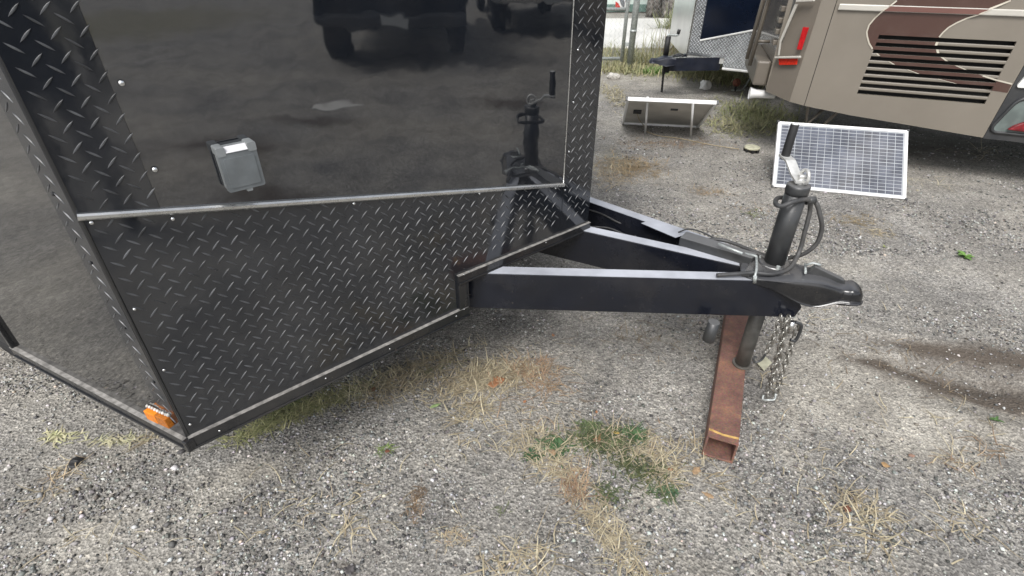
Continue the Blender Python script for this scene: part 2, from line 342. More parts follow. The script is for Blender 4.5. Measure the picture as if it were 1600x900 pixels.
def grow(x, k, lim):
    out = []; st = .05
    while abs(x) < lim: st *= k; x += st if lim > 0 else -st; out.append(x)
    return out
xs = sorted(grow(-2.6, 1.16, 900) and [-2.6 - (g + 2.6) for g in grow(-2.6, 1.16, 900) if g > -2.6]) + lin(-2.6, 3.6, .02) + [g for g in grow(3.6, 1.16, 900)]
ys = sorted([.3 - (g - .3) for g in grow(.3, 1.16, 900)]) + lin(.3, 4.5, .02) + lin(4.5, 9.0, .045) + grow(9.0, 1.12, 1500)
X, Y = np.meshgrid(np.array(xs), np.array(ys)); nx, ny = len(xs), len(ys)
Z = gheight(X, Y)
DIRT = (
    (560, 640, .35, .10, .6, .35), (220, 700, .25, .12, .4, .35), (250, 800, .35, .12, .2, .3), (1000, 840, .3, .08, -.7, .45), (1300, 620, .35, .16, -.5, .4),
    (1420, 700, .35, .12, -.4, .4), (1320, 570, .5, .16, -.5, .6), (1500, 640, .5, .2, -.4, .4), (1050, 500, .3, .3, 0, .3), (880, 560, .4, .3, 0, .22), (960, 265, .5, .45, 0, .35),
    (1100, 290, .6, .3, -.4, .2), (1350, 350, .5, .3, 0, .2), (1190, 180, .8, .6, 0, .3), (1000, 120, .8, 1.0, 0, .5), (60, 880, .2, .1, 0, .3), (1220, 860, .2, .1, 0, .2), (1480, 420, .5, .2, -.2, .15), (700, 700, .2, .1, .4, .3), (1150, 440, .3, .2, -.4, .3), (420, 730, .18, .06, .3, .45), (1000, 780, .12, .05, -.4, .4), (1240, 700, .12, .2, -.3, .35), (1560, 800, .2, .06, 0, .3), (60, 620, .15, .06, 0, .35), (1300, 420, .4, .15, -.3, .25))
def wb(cx, cy, rx, ry): return np.exp(-(((X - cx) / rx) ** 2 + ((Y - cy) / ry) ** 2) * 1.2)
dirt = sum(w * blob(X, Y, u, v, a, b_, g) for u, v, a, b_, g, w in DIRT) + .6 * wb(1.9, -1.3, .7, .35) + .6 * wb(3.2, .2, .4, 1.2) + .7 * wb(2.9, -2.6, .5, .7) + .5 * wb(5.0, -2.6, .6, 1.0)
dark = sum(w * blob(X, Y, u, v, a, b_, g) for u, v, a, b_, g, w in (
    (1495, 600, .36, .11, -.35, .72), (1440, 545, .26, .06, -.3, .6), (1590, 565, .26, .12, -.3, .65), (1600, 640, .2, .06, -.4, .55), (1360, 565, .1, .03, -.3, .5), (560, 590, .25, .08, .6, .25), (1450, 230, 1.0, .5, 0, .5), (1150, 125, .6, .5, 0, .5), (120, 720, .08, .03, .8, .4), (540, 890, .05, .05, 0, .4))) + .7 * wb(2.5, -1.3, .28, .7) + .6 * wb(1.5, -.3, .22, .5) + .6 * wb(4.2, .9, .3, .5) + .6 * wb(3.3, -.9, .2, .6) + .5 * wb(2.1, -2.2, .2, .5)
green = sum(w * blob(X, Y, u, v, a, b_, g) for u, v, a, b_, g, w in (
    (1180, 180, .55, .55, 0, .55), (1010, 110, .7, .8, 0, .62), (1100, 105, .8, .5, 0, .6), (985, 262, .25, .3, 0, .32), (950, 240, .2, .5, 0, .25), (440, 640, .22, .04, .65, .2), (660, 580, .2, .05, .65, .2), (900, 700, .18, .08, 0, .3), (1340, 350, .2, .15, 0, .3), (960, 220, .3, .8, 0, .2)))
far = np.clip((Y - 7.3) / 1.2, 0, 1) * np.clip((12 - np.abs(Y)) / 2, 0, 1); green = green + .45 * far + .75 * wb(9.5, -8.5, 5.5, 4.5)
me = bpy.data.meshes.new('ground'); me.vertices.add(nx * ny)
me.vertices.foreach_set('co', np.stack([X, Y, Z], -1).ravel())
ii = (np.arange(ny - 1)[:, None] * nx + np.arange(nx - 1)[None, :]).ravel()
quads = np.stack([ii, ii + 1, ii + nx + 1, ii + nx], -1)
me.loops.add(quads.size); me.loops.foreach_set('vertex_index', quads.ravel()); me.polygons.add(len(quads))
me.polygons.foreach_set('loop_start', np.arange(len(quads)) * 4); me.polygons.foreach_set('use_smooth', np.ones(len(quads), bool))
me.update(calc_edges=True)
ca = me.color_attributes.new('Patch', 'FLOAT_COLOR', 'POINT')
ca.data.foreach_set('color', np.stack([dirt, dark, green, np.ones_like(dirt)], -1).clip(0, 2).ravel())
me.materials.append(M['ground']); ground = bpy.data.objects.new('ground', me); COL.objects.link(ground); ground['kind'] = 'structure'

def soup(name, V, F, C, m, kind='stuff', label=None, cat=None):   # many small pieces: V (n,k,3), F (f,3|4) local, C (n,3)
    n, k = V.shape[:2]; me = bpy.data.meshes.new(name); me.vertices.add(n * k); me.vertices.foreach_set('co', V.reshape(-1))
    F = np.array(F); w = F.shape[1]; idx = (F[None] + (np.arange(n) * k)[:, None, None]).reshape(-1)
    me.loops.add(len(idx)); me.loops.foreach_set('vertex_index', idx); me.polygons.add(n * len(F)); me.polygons.foreach_set('loop_start', np.arange(n * len(F)) * w)
    me.update(calc_edges=True); a = me.color_attributes.new('Col', 'FLOAT_COLOR', 'POINT')
    cc = np.repeat(np.concatenate([C, np.ones((n, 1))], 1), k, 0); a.data.foreach_set('color', cc.ravel()); me.materials.append(m)
    o = bpy.data.objects.new(name, me); COL.objects.link(o); o['kind'] = kind
    if label: o['label'] = label; o['category'] = cat
    return o
# loose pebbles
def pebbles(n, uvbox, r0, r1, seed):
    g = np.random.default_rng(seed); u = g.uniform(uvbox[0], uvbox[2], n); v = g.uniform(uvbox[1], uvbox[3], n)
    y_ = 450 - v; rx = u - 800; ry = FPX * CT + y_ * ST; rz = -FPX * ST + y_ * CT; t = -CAMH / rz; x = rx * t; y = ry * t
    cl = vnoise(x, y, 3.1, 9) * .6 + vnoise(x, y, 9, 10) * .4; pt_ = sum(w * blob(x, y, u_, v_, a_, b_, g_) for u_, v_, a_, b_, g_, w in DIRT); cl = cl - .30 * pt_ - .5 * blob(x, y, 1495, 600, .34, .12, -.35) - .4 * blob(x, y, 1500, 548, .45, .07, -.3); keep = g.random(n) < np.clip((cl - .33) * 2.4, .10, 1); x, y = x[keep], y[keep]; n = len(x)
    r = r0 + (r1 - r0) * g.random(n) ** 3.6
    base = np.array([[1, 0, 0], [-1, 0, 0], [0, 1, 0], [0, -1, 0], [0, 0, .62], [0, 0, -.5], [.7, .7, .25], [-.7, -.6, .3]], float)[:6]
    V = base[None] * r[:, None, None] * g.uniform(.65, 1.25, (n, 1, 3)) * g.uniform(.8, 1.2, (n, 6, 1))
    a = g.uniform(0, 6.28, n); c_, s_ = np.cos(a)[:, None], np.sin(a)[:, None]
    V = np.stack([V[..., 0] * c_ - V[..., 1] * s_, V[..., 0] * s_ + V[..., 1] * c_, V[..., 2] + V[..., 0] * .2], -1)
    V += np.stack([x, y, gheight(x, y) + r * .25], -1)[:, None]
    tone = g.random(n); val = np.where(tone < .46, g.uniform(.07, .20, n), np.where(tone < .80, g.uniform(.24, .42, n), g.uniform(.46, .80, n)))
    C = val[:, None] * np.array([1, .985, .95]) * g.uniform(.94, 1.06, (n, 3)); br = g.random(n) < .06; C[br] *= np.array([1.0, .88, .74])
    return V, C
parts = [pebbles(60000, (-60, 470, 1660, 915), .0018, .0075, 1), pebbles(9000, (-60, 500, 1660, 915), .0034, .0095, 7), pebbles(42000, (-40, 330, 1660, 620), .002, .008, 2), pebbles(30000, (900, 130, 1650, 400), .004, .011, 3), pebbles(500, (-60, 600, 300, 915), .005, .014, 4)]
soup('loose_gravel', np.concatenate([p[0] for p in parts]), [(0, 2, 4), (2, 1, 4), (1, 3, 4), (3, 0, 4), (2, 0, 5), (1, 2, 5), (3, 1, 5), (0, 3, 5)], np.concatenate([p[1] for p in parts]), M['pebble'],
     label='grey and white gravel scattered over the dusty ground', cat='gravel')

# road and verge behind the fence
def sheet(name, m, y0, y1, z, x0=-60, x1=60):
    b = MB(); b.box((0 + (x0 + x1) / 2, (y0 + y1) / 2, z - .03), ((x1 - x0) / 2, 0, 0), (0, (y1 - y0) / 2, 0), (0, 0, .03)); o = b.build(name, m, kind='structure'); return o
sheet('road', M['concrete'], 9.35, 13.3, .012)

# ------------------------------------------------------------------ the black enclosed trailer
A = gz(300, 697, .4); Mp = gz(728, 491, .4); VF = Plane(A, Mp)
B = gz(35, 555, .4); SF = Plane(A, B)                       # side wall: s runs rearwards from the corner
NS = 1.437                                                   # length of the slanted front face, corner to nose
FW = np.array([math.cos(R(-25.5)), math.sin(R(-25.5)), 0]); LT = np.array([-FW[1], FW[0], 0])   # forward, and across (away)
Nn = np.array(VF.P(NS, 0)); Ac = np.array(VF.P(0, 0))
def mirror(p): d = np.array(p) - Nn; return Nn + FW * (d @ FW) - LT * (d @ LT)
trailer = thing('enclosed_trailer', 'black enclosed cargo trailer with slanted tread plate nose, tongue and jack', 'trailer', tuple(np.array(VF.P(.7, 0)) + LT * .3))
T = trailer
back = -FW * 3.6
i1 = np.array(VF.P(.004, 0, -.004)); 
def prism_z(b, pts, z0, z1): b.prism([(p[0], p[1], z0) for p in pts], (0, 0, z1 - z0))
inn = lambda s_: np.array(VF.P(s_, 0, -.004))
SE = SF.e                                                    # rearwards along the near side
sA = Ac - SF.n * .004 - VF.n * .004
rear = 3.8
b = MB(); prism_z(b, [sA, inn(NS), mirror(sA), mirror(sA) + SE * rear, sA + SE * rear], .57, 2.35)
prism_z(b, [sA, inn(.83), mirror(inn(.83)), mirror(sA), mirror(sA) + SE * .77, sA + SE * .77], .40, .5699)
b.build('body_shell', M['rubber'], T)
b = MB(); prism_z(b, [sA + LT * .3 + SE * 1.6, sA + LT * 2.2 + SE * 1.6, sA + LT * 2.2 + SE * rear, sA + LT * .3 + SE * rear], .42, .569); b.build('rear_floor', M['rubber'], T)
# side skin with wheel well behind it
sd = SF.at(35, 555)[0]
def trimz(s_):                                               # height of the slanting silver trim along the face
    a_, b_ = VF.at(120, 338), VF.at(880, 288); return a_[1] + (b_[1] - a_[1]) * (s_ - a_[0]) / (b_[0] - a_[0])
b = MB(); b.prism([SF.P(.0, .40, 0), SF.P(sd, .40, 0), SF.P(sd, 2.35, 0), SF.P(.0, 2.35, 0)], SF.n * .0012); b.build('side_skin', M['gloss_side'], T)
b = MB(); b.prism([SF.P(sd + .9, .66), SF.P(rear, .66), SF.P(rear, 2.35), SF.P(sd + .0, 2.35), SF.P(sd, 1.05), SF.P(sd + .25, 1.05), SF.P(sd + .25, .98), SF.P(sd + .9, .98)], SF.n * .0012); b.build('side_skin', M['gloss_side'], T)
b = MB(); c = SF.P(sd + .66, .36, -.22)
for w in range(2):
    pass
rg = []
for o_, r_ in ((-.09, .28), (-.09, .33), (-.06, .345), (.06, .345), (.09, .33), (.09, .28), (.05, .19), (.05, .02)):
    rg.append([tuple(np.array(c) + SF.n * o_ + SE * r_ * math.cos(k / 24 * 2 * math.pi) + np.array([0, 0, r_ * math.sin(k / 24 * 2 * math.pi)])) for k in range(24)])
b.loft(rg); wh = b.build('wheel', M['tyre'], T)
b = MB(); b.box(SF.P(sd + .007, 1.38, .006), SE * .007, SF.n * .006, (0, 0, .97)); b.build('wheel_well_trim', M['rail'], T, .002)
b = MB(); b.box(SF.P(sd + .13, .72, -.02), SE * .1, SF.n * .01, (0, 0, .33)); b.build('wheel_well_liner', M['rubber'], T)

# front skins
sk = .0018
c0 = VF.at(120, 0)[0]; c1 = VF.at(878, 290)[0] + .004
b = MB(); b.prism([VF.P(c0, trimz(c0), 0), VF.P(c1, trimz(c1), 0), VF.P(c1, 2.35, 0), VF.P(c0, 2.35, 0)], VF.n * sk); b.build('gloss_panel', M['gloss'], T)
b = MB(); b.prism([VF.P(0, trimz(0)), VF.P(c0 - .0004, trimz(c0)), VF.P(c0 - .0004, 2.35), VF.P(0, 2.35)], VF.n * (sk + .0015)); tp1 = b.build('tread_plate', M['tread'], T, .0004)
b = MB(); b.prism([VF.P(c1 + .0004, .53), VF.P(NS, .53), VF.P(NS, 2.35), VF.P(c1 + .0004, 2.35)], VF.n * (sk + .0015)); b.build('tread_plate', M['tread'], T, .0004)
nb = .83
b = MB(); b.prism([VF.P(0, .40), VF.P(nb, .40), VF.P(nb, .53), VF.P(c1 - .0005, .53), VF.P(c1 - .0005, trimz(c1) - .001), VF.P(0, trimz(0) - .001)], VF.n * sk); b.build('tread_plate', M['tread'], T)
b = MB(); b.prism([SF.P(-.001, .40, .0012), SF.P(.062, .40, .0012), SF.P(.062, 2.35, .0012), SF.P(-.001, 2.35, .0012)], SF.n * .0016); b.build('corner_strip', M['tread'], T)
# rounded corner post
b = MB(); b.tube([VF.P(.002, .41, -.001), VF.P(.002, 2.35, -.001)], .0052, 12); b.build('corner_bead', M['tread'], T)
# raised bars of the tread plate
def bar(b, pl, s_, z_, ang, o_, ln=.0140, wd=.0021, h=.0013):
    ca, sa = math.cos(ang), math.sin(ang); pts = []
    def q(t, w, o): pts.append(pl.P(s_ + t * ln * ca - w * wd * sa, z_ + t * ln * sa + w * wd * ca, o))
    out = ((-1, 0), (-.5, .8), (0, 1), (.5, .8), (1, 0), (.5, -.8), (0, -1), (-.5, -.8))
    for t, w in out: q(t, w, o_)
    for t, w in out: q(t * .9, w * .62, o_ + h * (1 - .25 * abs(t)))
    q(0, 0, o_ + h * 1.12)
    b.add(pts, [(k, (k + 1) % 8, (k + 1) % 8 + 8, k + 8) for k in range(8)] + [(k + 8, (k + 1) % 8 + 8, 16) for k in range(8)], False)
PS, PZ, S0, Z0 = .0388, .0358, .4335, .7555
def bars(pl, keep, s_rng, z_rng, o_, mirror_=1):
    b = MB()
    for i in range(int((s_rng[0] - S0) / PS) - 1, int((s_rng[1] - S0) / PS) + 2):
        for j in range(int((z_rng[0] - Z0) / PZ) - 1, int((z_rng[1] - Z0) / PZ) + 2):
            for k, (ds, dz, an) in enumerate(((0, 0, R(42)), (-.0205, .0195, R(-42)))):
                s_, z_ = S0 + i * PS + ds, Z0 + j * PZ + dz
                if keep(s_, z_): bar(b, pl, s_, z_, an * mirror_, o_)
    return b
m_ = .009
b = bars(VF, lambda s_, z_: m_ < s_ < c1 - .003 and (z_ > .455 if s_ < .81 else z_ > .60) and z_ < trimz(s_) - .011, (0, c1), (.4, 1.1), sk)
b.build('tread_bars', M['tread_bar'], T, kind='stuff')
b = bars(VF, lambda s_, z_: m_ < s_ < c0 - .003 and z_ > trimz(s_) + .012, (0, c0), (.9, 2.3), sk + .0015)
b.build('tread_bars', M['tread_bar'], T, kind='stuff')
b = bars(VF, lambda s_, z_: c1 + .004 < s_ < NS - .008 and z_ > .60, (c1, NS), (.5, 2.3), sk + .0015); b.build('tread_bars', M['tread_bar'], T, kind='stuff')
b = bars(SF, lambda s_, z_: .008 < s_ < .054 and z_ > .46, (0, .08), (.4, 2.3), .0027, -1); b.build('tread_bars', M['tread_bar'], T, kind='stuff')
# silver trim along the slant, and the thin edge up the nose strip
def strip(b, pl, p0, p1, w, o0, o1, rnd=True):
    (s0, z0), (s1, z1) = p0, p1; d = np.array([s1 - s0, z1 - z0]); d /= np.linalg.norm(d); nn = np.array([-d[1], d[0]])
    prof = [(-w, o0), (-w, o1 * .7), (-w * .45, o1), (w * .45, o1), (w, o1 * .7), (w, o0)]
    rings = [[pl.P(s + nn[0] * a, z + nn[1] * a, o) for a, o in prof] for s, z in (p0, p1)]
    return b.loft(rings, smooth=False)
b = strip(MB(), VF, (0.0, trimz(0)), (c1, trimz(c1)), .0065, sk, .011); b.build('silver_trim', M['alu'], T)
b = strip(MB(), VF, (c1, trimz(c1) + .004), (c1, 2.35), .0012, sk, .0045); b.build('silver_edge', M['alu'], T)
# bottom rails
def rail(b, bl, pl, s0, s1, z0, z1, out):
    b.prism([pl.P(s0, z0, 0), pl.P(s1[0], s1[1], 0), pl.P(s1[0], s1[1] + (z1 - z0), 0), pl.P(s0, z1, 0)], pl.n * out)
    b.prism([pl.P(s0, z0 - .001, out), pl.P(s1[0], s1[1] - .001, out), pl.P(s1[0], s1[1] + .005, out), pl.P(s0, z0 + .005, out)], pl.n * .0035)
    bl.prism([pl.P(s0, z1, -.0001), pl.P(s1[0], s1[1] + (z1 - z0), -.0001), pl.P(s1[0], s1[1] + (z1 - z0) + .0014, -.0001), pl.P(s0, z1 + .0014, -.0001)], pl.n * (out + .001))
RO = .012
b, bl = MB(), MB(); rail(b, bl, VF, 0, (.856, .40), .40, .436, RO); rb = b.build('bottom_rail', M['rail'], T, .0008); bl.build('rail_ledge', M['ledge'], rb)
b, bl = MB(), MB(); rail(b, bl, VF, .822, (NS + .006, .526), .536, .566, RO); rb = b.build('bottom_rail', M['rail'], T, .0008); bl.build('rail_ledge', M['ledge'], rb)
b = MB(); b.box(VF.P(.838, .4855, RO / 2 + .0006), VF.e * .0175, VF.n * (RO / 2), (0, 0, .0490)); b.box(VF.P(.8545, .4855, RO / 2 + .004), VF.e * .0018, VF.n * (RO / 2), (0, 0, .0485)); b.build('notch_rail', M['rail'], T, .0008)
b, bl = MB(), MB(); rail(b, bl, SF, -.004, (sd + .015, .40), .40, .433, RO); rb = b.build('bottom_rail', M['rail'], T, .0008); bl.build('rail_ledge', M['ledge'], rb)
b = MB(); b.box(np.array(SF.P(-.004, .417, .004)) + VF.n * .004, SF.e * .008, SF.n * .012, (0, 0, .018)); b.build('rail_corner', M['rail'], T, .003)
# wall cap along rear of V notch interior
# screws
def screw(p, n_, r=.0048, h=.0032, m=None): return MB().dome(p, n_, r, h).build('screw', m or M['chrome'], T)
for u, v in ((190, 130), (242, 265)): screw(VF.W(u, v, .004), VF.n, .0062, .004)
for u, v in ((143, 348), (270, 342), (553, 318), (749, 302), (868, 294)): screw(VF.W(u, v, .003), VF.n)
for u, v in ((210, 483), (256, 578), (297, 663)): screw(VF.W(u, v, .003), VF.n, .0040)
for u, v in ((343, 673), (509, 591), (609, 545), (713, 494), (725, 429), (733, 425), (725, 483), (853, 379), (900, 368)): screw(VF.W(u, v, RO + .001), VF.n, .0034, .0025)
for u, v in ((903, 78), (896, 160), (889, 237), (883, 297)): screw(VF.W(u, v, .004), VF.n, .0046)
for u, v in ((83, 303), (142, 411), (195, 512), (240, 597)): screw(SF.W(u, v, .003), SF.n, .0042, .003, M['rubber'])
# outlet box
def ob(c, hx, hz, o0, o1, r=.006, seg=4):                     # rounded-rectangle prism on the slanted face
    pts = []
    for cx, cz, a0 in ((1, 1, 0), (-1, 1, 90), (-1, -1, 180), (1, -1, 270)):
        for k in range(seg + 1):
            a_ = R(a0 + 90 * k / seg); pts.append((c[0] + cx * (hx - r) + r * math.cos(a_), c[1] + cz * (hz - r) + r * math.sin(a_)))
    return [VF.P(s_, z_, o0) for s_, z_ in pts], VF.n * (o1 - o0)
bc = VF.at(377, 261, .03); bc = (bc[0], bc[1] - .002)
b = MB(); b.prism(*ob(bc, .036, .045, 0.0, .022)); box = b.build('outlet_box', M['boxgrey'], T, .002)
b = MB(); b.prism(*ob((bc[0], bc[1] - .005), .0375, .040, .0225, .033, .005)); lid = b.build('lid', M['boxlid'], box, .003)
b = MB(); b.prism(*ob((bc[0], bc[1] - .006), .030, .031, .0331, .0345, .003)); b.build('lid_window', M['boxlid'], box, .0008)
for sg in (-1, 1):
    b = MB(); b.prism(*ob((bc[0] + sg * .030, bc[1] + .040), .0085, .009, .001, .034, .003)); b.build('hinge', M['boxgrey'], box, .002)
b = MB(); b.prism([VF.P(bc[0] - .021, bc[1] + .036, .034), VF.P(bc[0] + .021, bc[1] + .036, .034), VF.P(bc[0] + .021, bc[1] + .047, .024), VF.P(bc[0] - .021, bc[1] + .047, .024)], (VF.n + np.array([0, 0, 1])) * .0006); b.build('paper_label', M['paper'], box)
b = MB(); b.prism(*ob((bc[0] + .004, bc[1] - .047), .006, .004, .020, .032, .002)); b.build('catch', M['boxgrey'], box, .001)
# amber marker light on the side rail
(ma, mza), (mb_, mzb) = SF.at(226, 655, .02), SF.at(262, 676, .02); mid = ((ma + mb_) / 2 + .008, .447)
hl = abs(ma - mb_) / 2 + .002
lq = [SF.at(u, v, .018) for u, v in ((223, 642), (256, 657), (264, 671), (230, 655))]
b = MB(); b.box(SF.P(mid[0], .425, .006), SF.e * hl * .7, SF.n * .005, (0, 0, .006)); mk = b.build('marker_light', M['rubber'], T)
hm = [((lq[0][0] + lq[1][0]) / 2, (lq[0][1] + lq[1][1]) / 2), ((lq[2][0] + lq[3][0]) / 2, (lq[2][1] + lq[3][1]) / 2)]
for q, mm in (([lq[0], hm[0], hm[1], lq[3]], 'amber'), ([hm[0], lq[1], lq[2], hm[1]], 'amber2')):
    b = MB(); b.prism([SF.P(s_, z_, .002) for s_, z_ in q], SF.n * (.016 if mm == 'amber' else .0155)); b.build('lens', M[mm], mk, .002)
b = MB()
for k in range(9): b.dome(SF.P(lq[0][0] * (1 - k / 8) + lq[1][0] * k / 8, (lq[0][1] * (1 - k / 8) + lq[1][1] * k / 8) + .004 + .002 * random.random(), .003), SF.n, .0040 + .0015 * random.random(), .006, 6)
b.build('caulk_bead', M['caulk'], mk)

# tongue beams
ZT, ZB = .535, .391
def beam(p0, p1, wdir, w, z1=ZT, z0=ZB):                      # p0,p1: ground-plan points of the outer face
    p0, p1 = np.array([*p0[:2], 0.]), np.array([*p1[:2], 0.]); w_ = np.array(wdir) * w
    b = MB(); b.prism([tuple(p0 + [0, 0, z0]), tuple(p1 + [0, 0, z0]), tuple(p1 + w_ + [0, 0, z0]), tuple(p0 + w_ + [0, 0, z0])], (0, 0, z1 - z0))
    return b
nO = gz(756, 427, ZT); nE = gz(1177, 438, ZT); dn_ = (nE - nO) / np.linalg.norm(nE - nO)
nS = nO - dn_ * .6; nF = nO + dn_ * 1.050
b = MB(); pn = np.array([-dn_[1], dn_[0], 0])
b.prism([tuple(nS * [1, 1, 0] + [0, 0, ZB]), tuple(nF * [1, 1, 0] + [0, 0, ZB]), tuple((nF + dn_ * .012) * [1, 1, 0] + [0, 0, ZB + .04]), tuple((nF - dn_ * .02) * [1, 1, 0] + [0, 0, ZT - .04]), tuple((nF - dn_ * .16) * [1, 1, 0] + [0, 0, ZT]), tuple(nS * [1, 1, 0] + [0, 0, ZT])], pn * .05)
near = b.build('tongue_beam', M['beam'], T, .004)
cO, cE = gz(915, 361, ZT), gz(1177.5, 419.4, ZT); dc = (cE - cO) / np.linalg.norm(cE - cO); pc = np.array([-dc[1], dc[0], 0])
beam(cO - dc * 1.0, cE + dc * .08, pc, .05, ZT - .001).build('tongue_beam', M['beam'], T, .004)
fO, fE = gz(918.7, 305, ZT), gz(1121, 374, ZT); df_ = (fE - fO) / np.linalg.norm(fE - fO); pf = np.array([df_[1], -df_[0], 0])
beam(fO - df_ * .9, fO + df_ * .88, pf, .05, ZT - .002).build('tongue_beam', M['beam'], T, .004)
# gusset on the far beam
b = MB(); b.prism([tuple(gz(u, v, ZT)) for u, v in ((1001, 350), (1055, 373), (1078, 366), (1022, 343))], (0, 0, .004)); b.build('gusset_plate', M['beam'], T, .001)
# battery box / bracket along the far beam
b = MB(); b.prism([tuple(gz(u, v, ZT + .03)) for u, v in ((1062, 371), (1176, 404), (1184, 396), (1072, 361))], (0, 0, -.09)); brk = b.build('breakaway_box', M['jack'], T, .004)
for u, v in ((1072, 376), (1091, 381)): screw(gz(u, v, ZT + .015) - np.array([0, .0, 0]), (-.5, -.8, .2), .004, .003)
b = MB(); b.tube([gz(1122, 381, ZT + .05), gz(1160, 396, ZT + .05)], .0045, 8); b.build('cable_clamp_rod', M['galv'], brk)
# coupler: an inverted channel drawn out to a ball socket
bk = gz(1160, 420, ZT); bk = np.array([.862, 1.500, 0]); tip = np.array([1.118, 1.385, 0]); ax = (tip - bk) / np.linalg.norm(tip - bk); px_ = np.array([-ax[1], ax[0], 0]); CL = np.linalg.norm(tip - bk)
def csec(t, wN, wF, zt, zb, fl, rd=.014):                      # t along the axis; widths near / far of it
    c_ = bk + ax * t; pts = []
    def q(o_, z_): pts.append(tuple(c_ + px_ * o_ + np.array([0, 0, z_])))
    q(-wN - fl, zb); q(-wN - fl, zb + .006); q(-wN, zb + .009); q(-wN, zt - rd); q(-wN + rd * .35, zt - rd * .3); q(-wN + rd, zt)
    q(0, zt + .002); q(wF - rd, zt); q(wF - rd * .35, zt - rd * .3); q(wF, zt - rd); q(wF, zb + .009); q(wF + fl, zb + .006); q(wF + fl, zb)
    return pts
prof = [  # t, near, far, top, bottom, flange, round
    (-.10, .105, .115, ZT + .006, ZT - .012, .000, .004), (.00, .085, .085, ZT + .008, ZT - .02, .001, .006), (.06, .078, .072, ZT + .012, ZT - .045, .002, .010), (.12, .064, .056, ZT + .016, ZT - .075, .006, .014),
    (.16, .058, .050, ZT + .016, ZT - .072, .009, .015), (.19, .050, .044, ZT + .008, ZT - .058, .009, .014), (.212, .043, .039, ZT + .001, ZT - .048, .009, .014), (.232, .044, .041, ZT + .006, ZT - .045, .009, .020)]
# dome
for k in range(1, 8):
    a_ = R(90 * k / 7); prof.append((.232 + .050 * math.sin(a_), .045 * math.cos(a_) ** .8 + .001, .042 * math.cos(a_) ** .8 + .001, ZT - .040 + .050 * math.cos(a_ * .90), ZT - .044, .009 + .006 * math.sin(a_), .03 * math.cos(a_) * .6 + .0004))
b = MB(); b.loft([csec(*p) for p in prof]); coup = b.build('coupler', M['frame'], T)
sb = coup.modifiers.new('sub', 'SUBSURF'); sb.levels = 1; sb.render_levels = 2
# lip plate under the socket
b = MB(); b.loft([[tuple(bk + ax * (.205 + .085 * math.cos(R(a_)) ) + px_ * (.047 * math.sin(R(a_))) + np.array([0, 0, z_])) for a_ in range(-120, 121, 20)] for z_ in (ZT - .052, ZT - .046)]); b.build('socket_lip', M['frame'], coup, .002)
# top mounting plate with jack flange
b = MB(); b.prism([tuple(gz(u, v, ZT + .008)) for u, v in ((1158, 432), (1235, 431), (1262, 424), (1236, 409), (1196, 399), (1172, 411))], (0, 0, .005)); b.build('top_plate', M['frame_top'], T, .002)
b = MB(); w0, w1 = nO + dn_ * .875 - pn * .0012, nO + dn_ * 1.035 - pn * .0012
b.tube([tuple(w0 * (1 - k / 22) + w1 * k / 22 + np.array([0, 0, -.008 - .062 * (k / 22) ** 1.2])) for k in range(23)], [.0022 + .0011 * (k % 2) for k in range(23)], 6); b.build('weld_bead', M['jack'], coup)
for a_ in (20, 140, 260): b = MB(); b.tube([(.885 + .046 * math.cos(R(a_)), 1.527 + .046 * math.sin(R(a_)), z_) for z_ in (.549, .560)], .007, 6, smooth=False); b.build('flange_bolt', M['galv'], T)
# latch
def cp(t, o_, z_): return tuple(bk + ax * t + px_ * o_ + np.array([0, 0, z_]))
b = MB(); b.prism([cp(.105, -.006, ZT + .018), cp(.125, -.006, ZT + .045), cp(.215, -.006, ZT + .016), cp(.225, -.006, ZT + .0), cp(.17, -.006, ZT + .012)], px_ * .022); lt = b.build('latch', M['jack'], coup, .002)
b = MB(); b.tube([cp(.10, .005, ZT + .04), cp(.115, .005, ZT + .052), cp(.14, .005, ZT + .05)], .004, 6); b.tube([cp(.10, -.03, ZT + .03), cp(.10, .03, ZT + .03)], .004, 6); b.build('latch_pin', M['galv'], lt)
# cross tie and weld under: front plate between beams
b = MB(); b.prism([tuple((nF - dn_ * .30) * [1, 1, 0] + pn * .051 + [0, 0, ZB + .002]), tuple((nF - dn_ * .05) * [1, 1, 0] + pn * .051 + [0, 0, ZB + .002]), tuple((nF - dn_ * .08) * [1, 1, 0] + pn * .12 + [0, 0, ZB + .002])], (0, 0, .12)); b.build('front_gusset', M['frame'], T)

# jack
J = np.array([.885, 1.527, 0.])
def jp(z, dx=0, dy=0): return (J[0] + dx, J[1] + dy, z)
b = MB(); b.tube([jp(.545), jp(.80)], .0330, 28); jk = b.build('tongue_jack', M['jack'], T)
b = MB(); b.tube([jp(.543), jp(.549), jp(.552)], [.052, .052, .046], 28); b.build('jack_flange', M['frame_top'], jk)
b = MB(); b.tube([jp(.796), jp(.806), jp(.820), jp(.826), jp(.828)], [.0331, .0352, .0352, .034, .028], 28); b.build('jack_cap', M['jack'], jk)
b = MB(); b.tube([jp(.5355), jp(.40)], .034, 20); b.tube([jp(.4), jp(.098)], .0265, 20); b.tube([jp(.101), jp(.0945)], .036, 16); b.build('jack_leg', M['leg'], jk)
hd = np.array([-.06, .998, 0]); hp = lambda t, z, s_=0: tuple(J + hd * t + np.array([s_, 0, z]))
b = MB(); sd_ = np.array([.998, .06, 0])
def flatbar(b, pts, w, t): 
    rings = []
    for p, up in pts:
        p = np.array(p); up = np.array(up, float); up /= np.linalg.norm(up); rings.append([tuple(p + sd_ * w + up * t), tuple(p - sd_ * w + up * t), tuple(p - sd_ * w - up * t), tuple(p + sd_ * w - up * t)])
    return b.loft(rings, smooth=False)
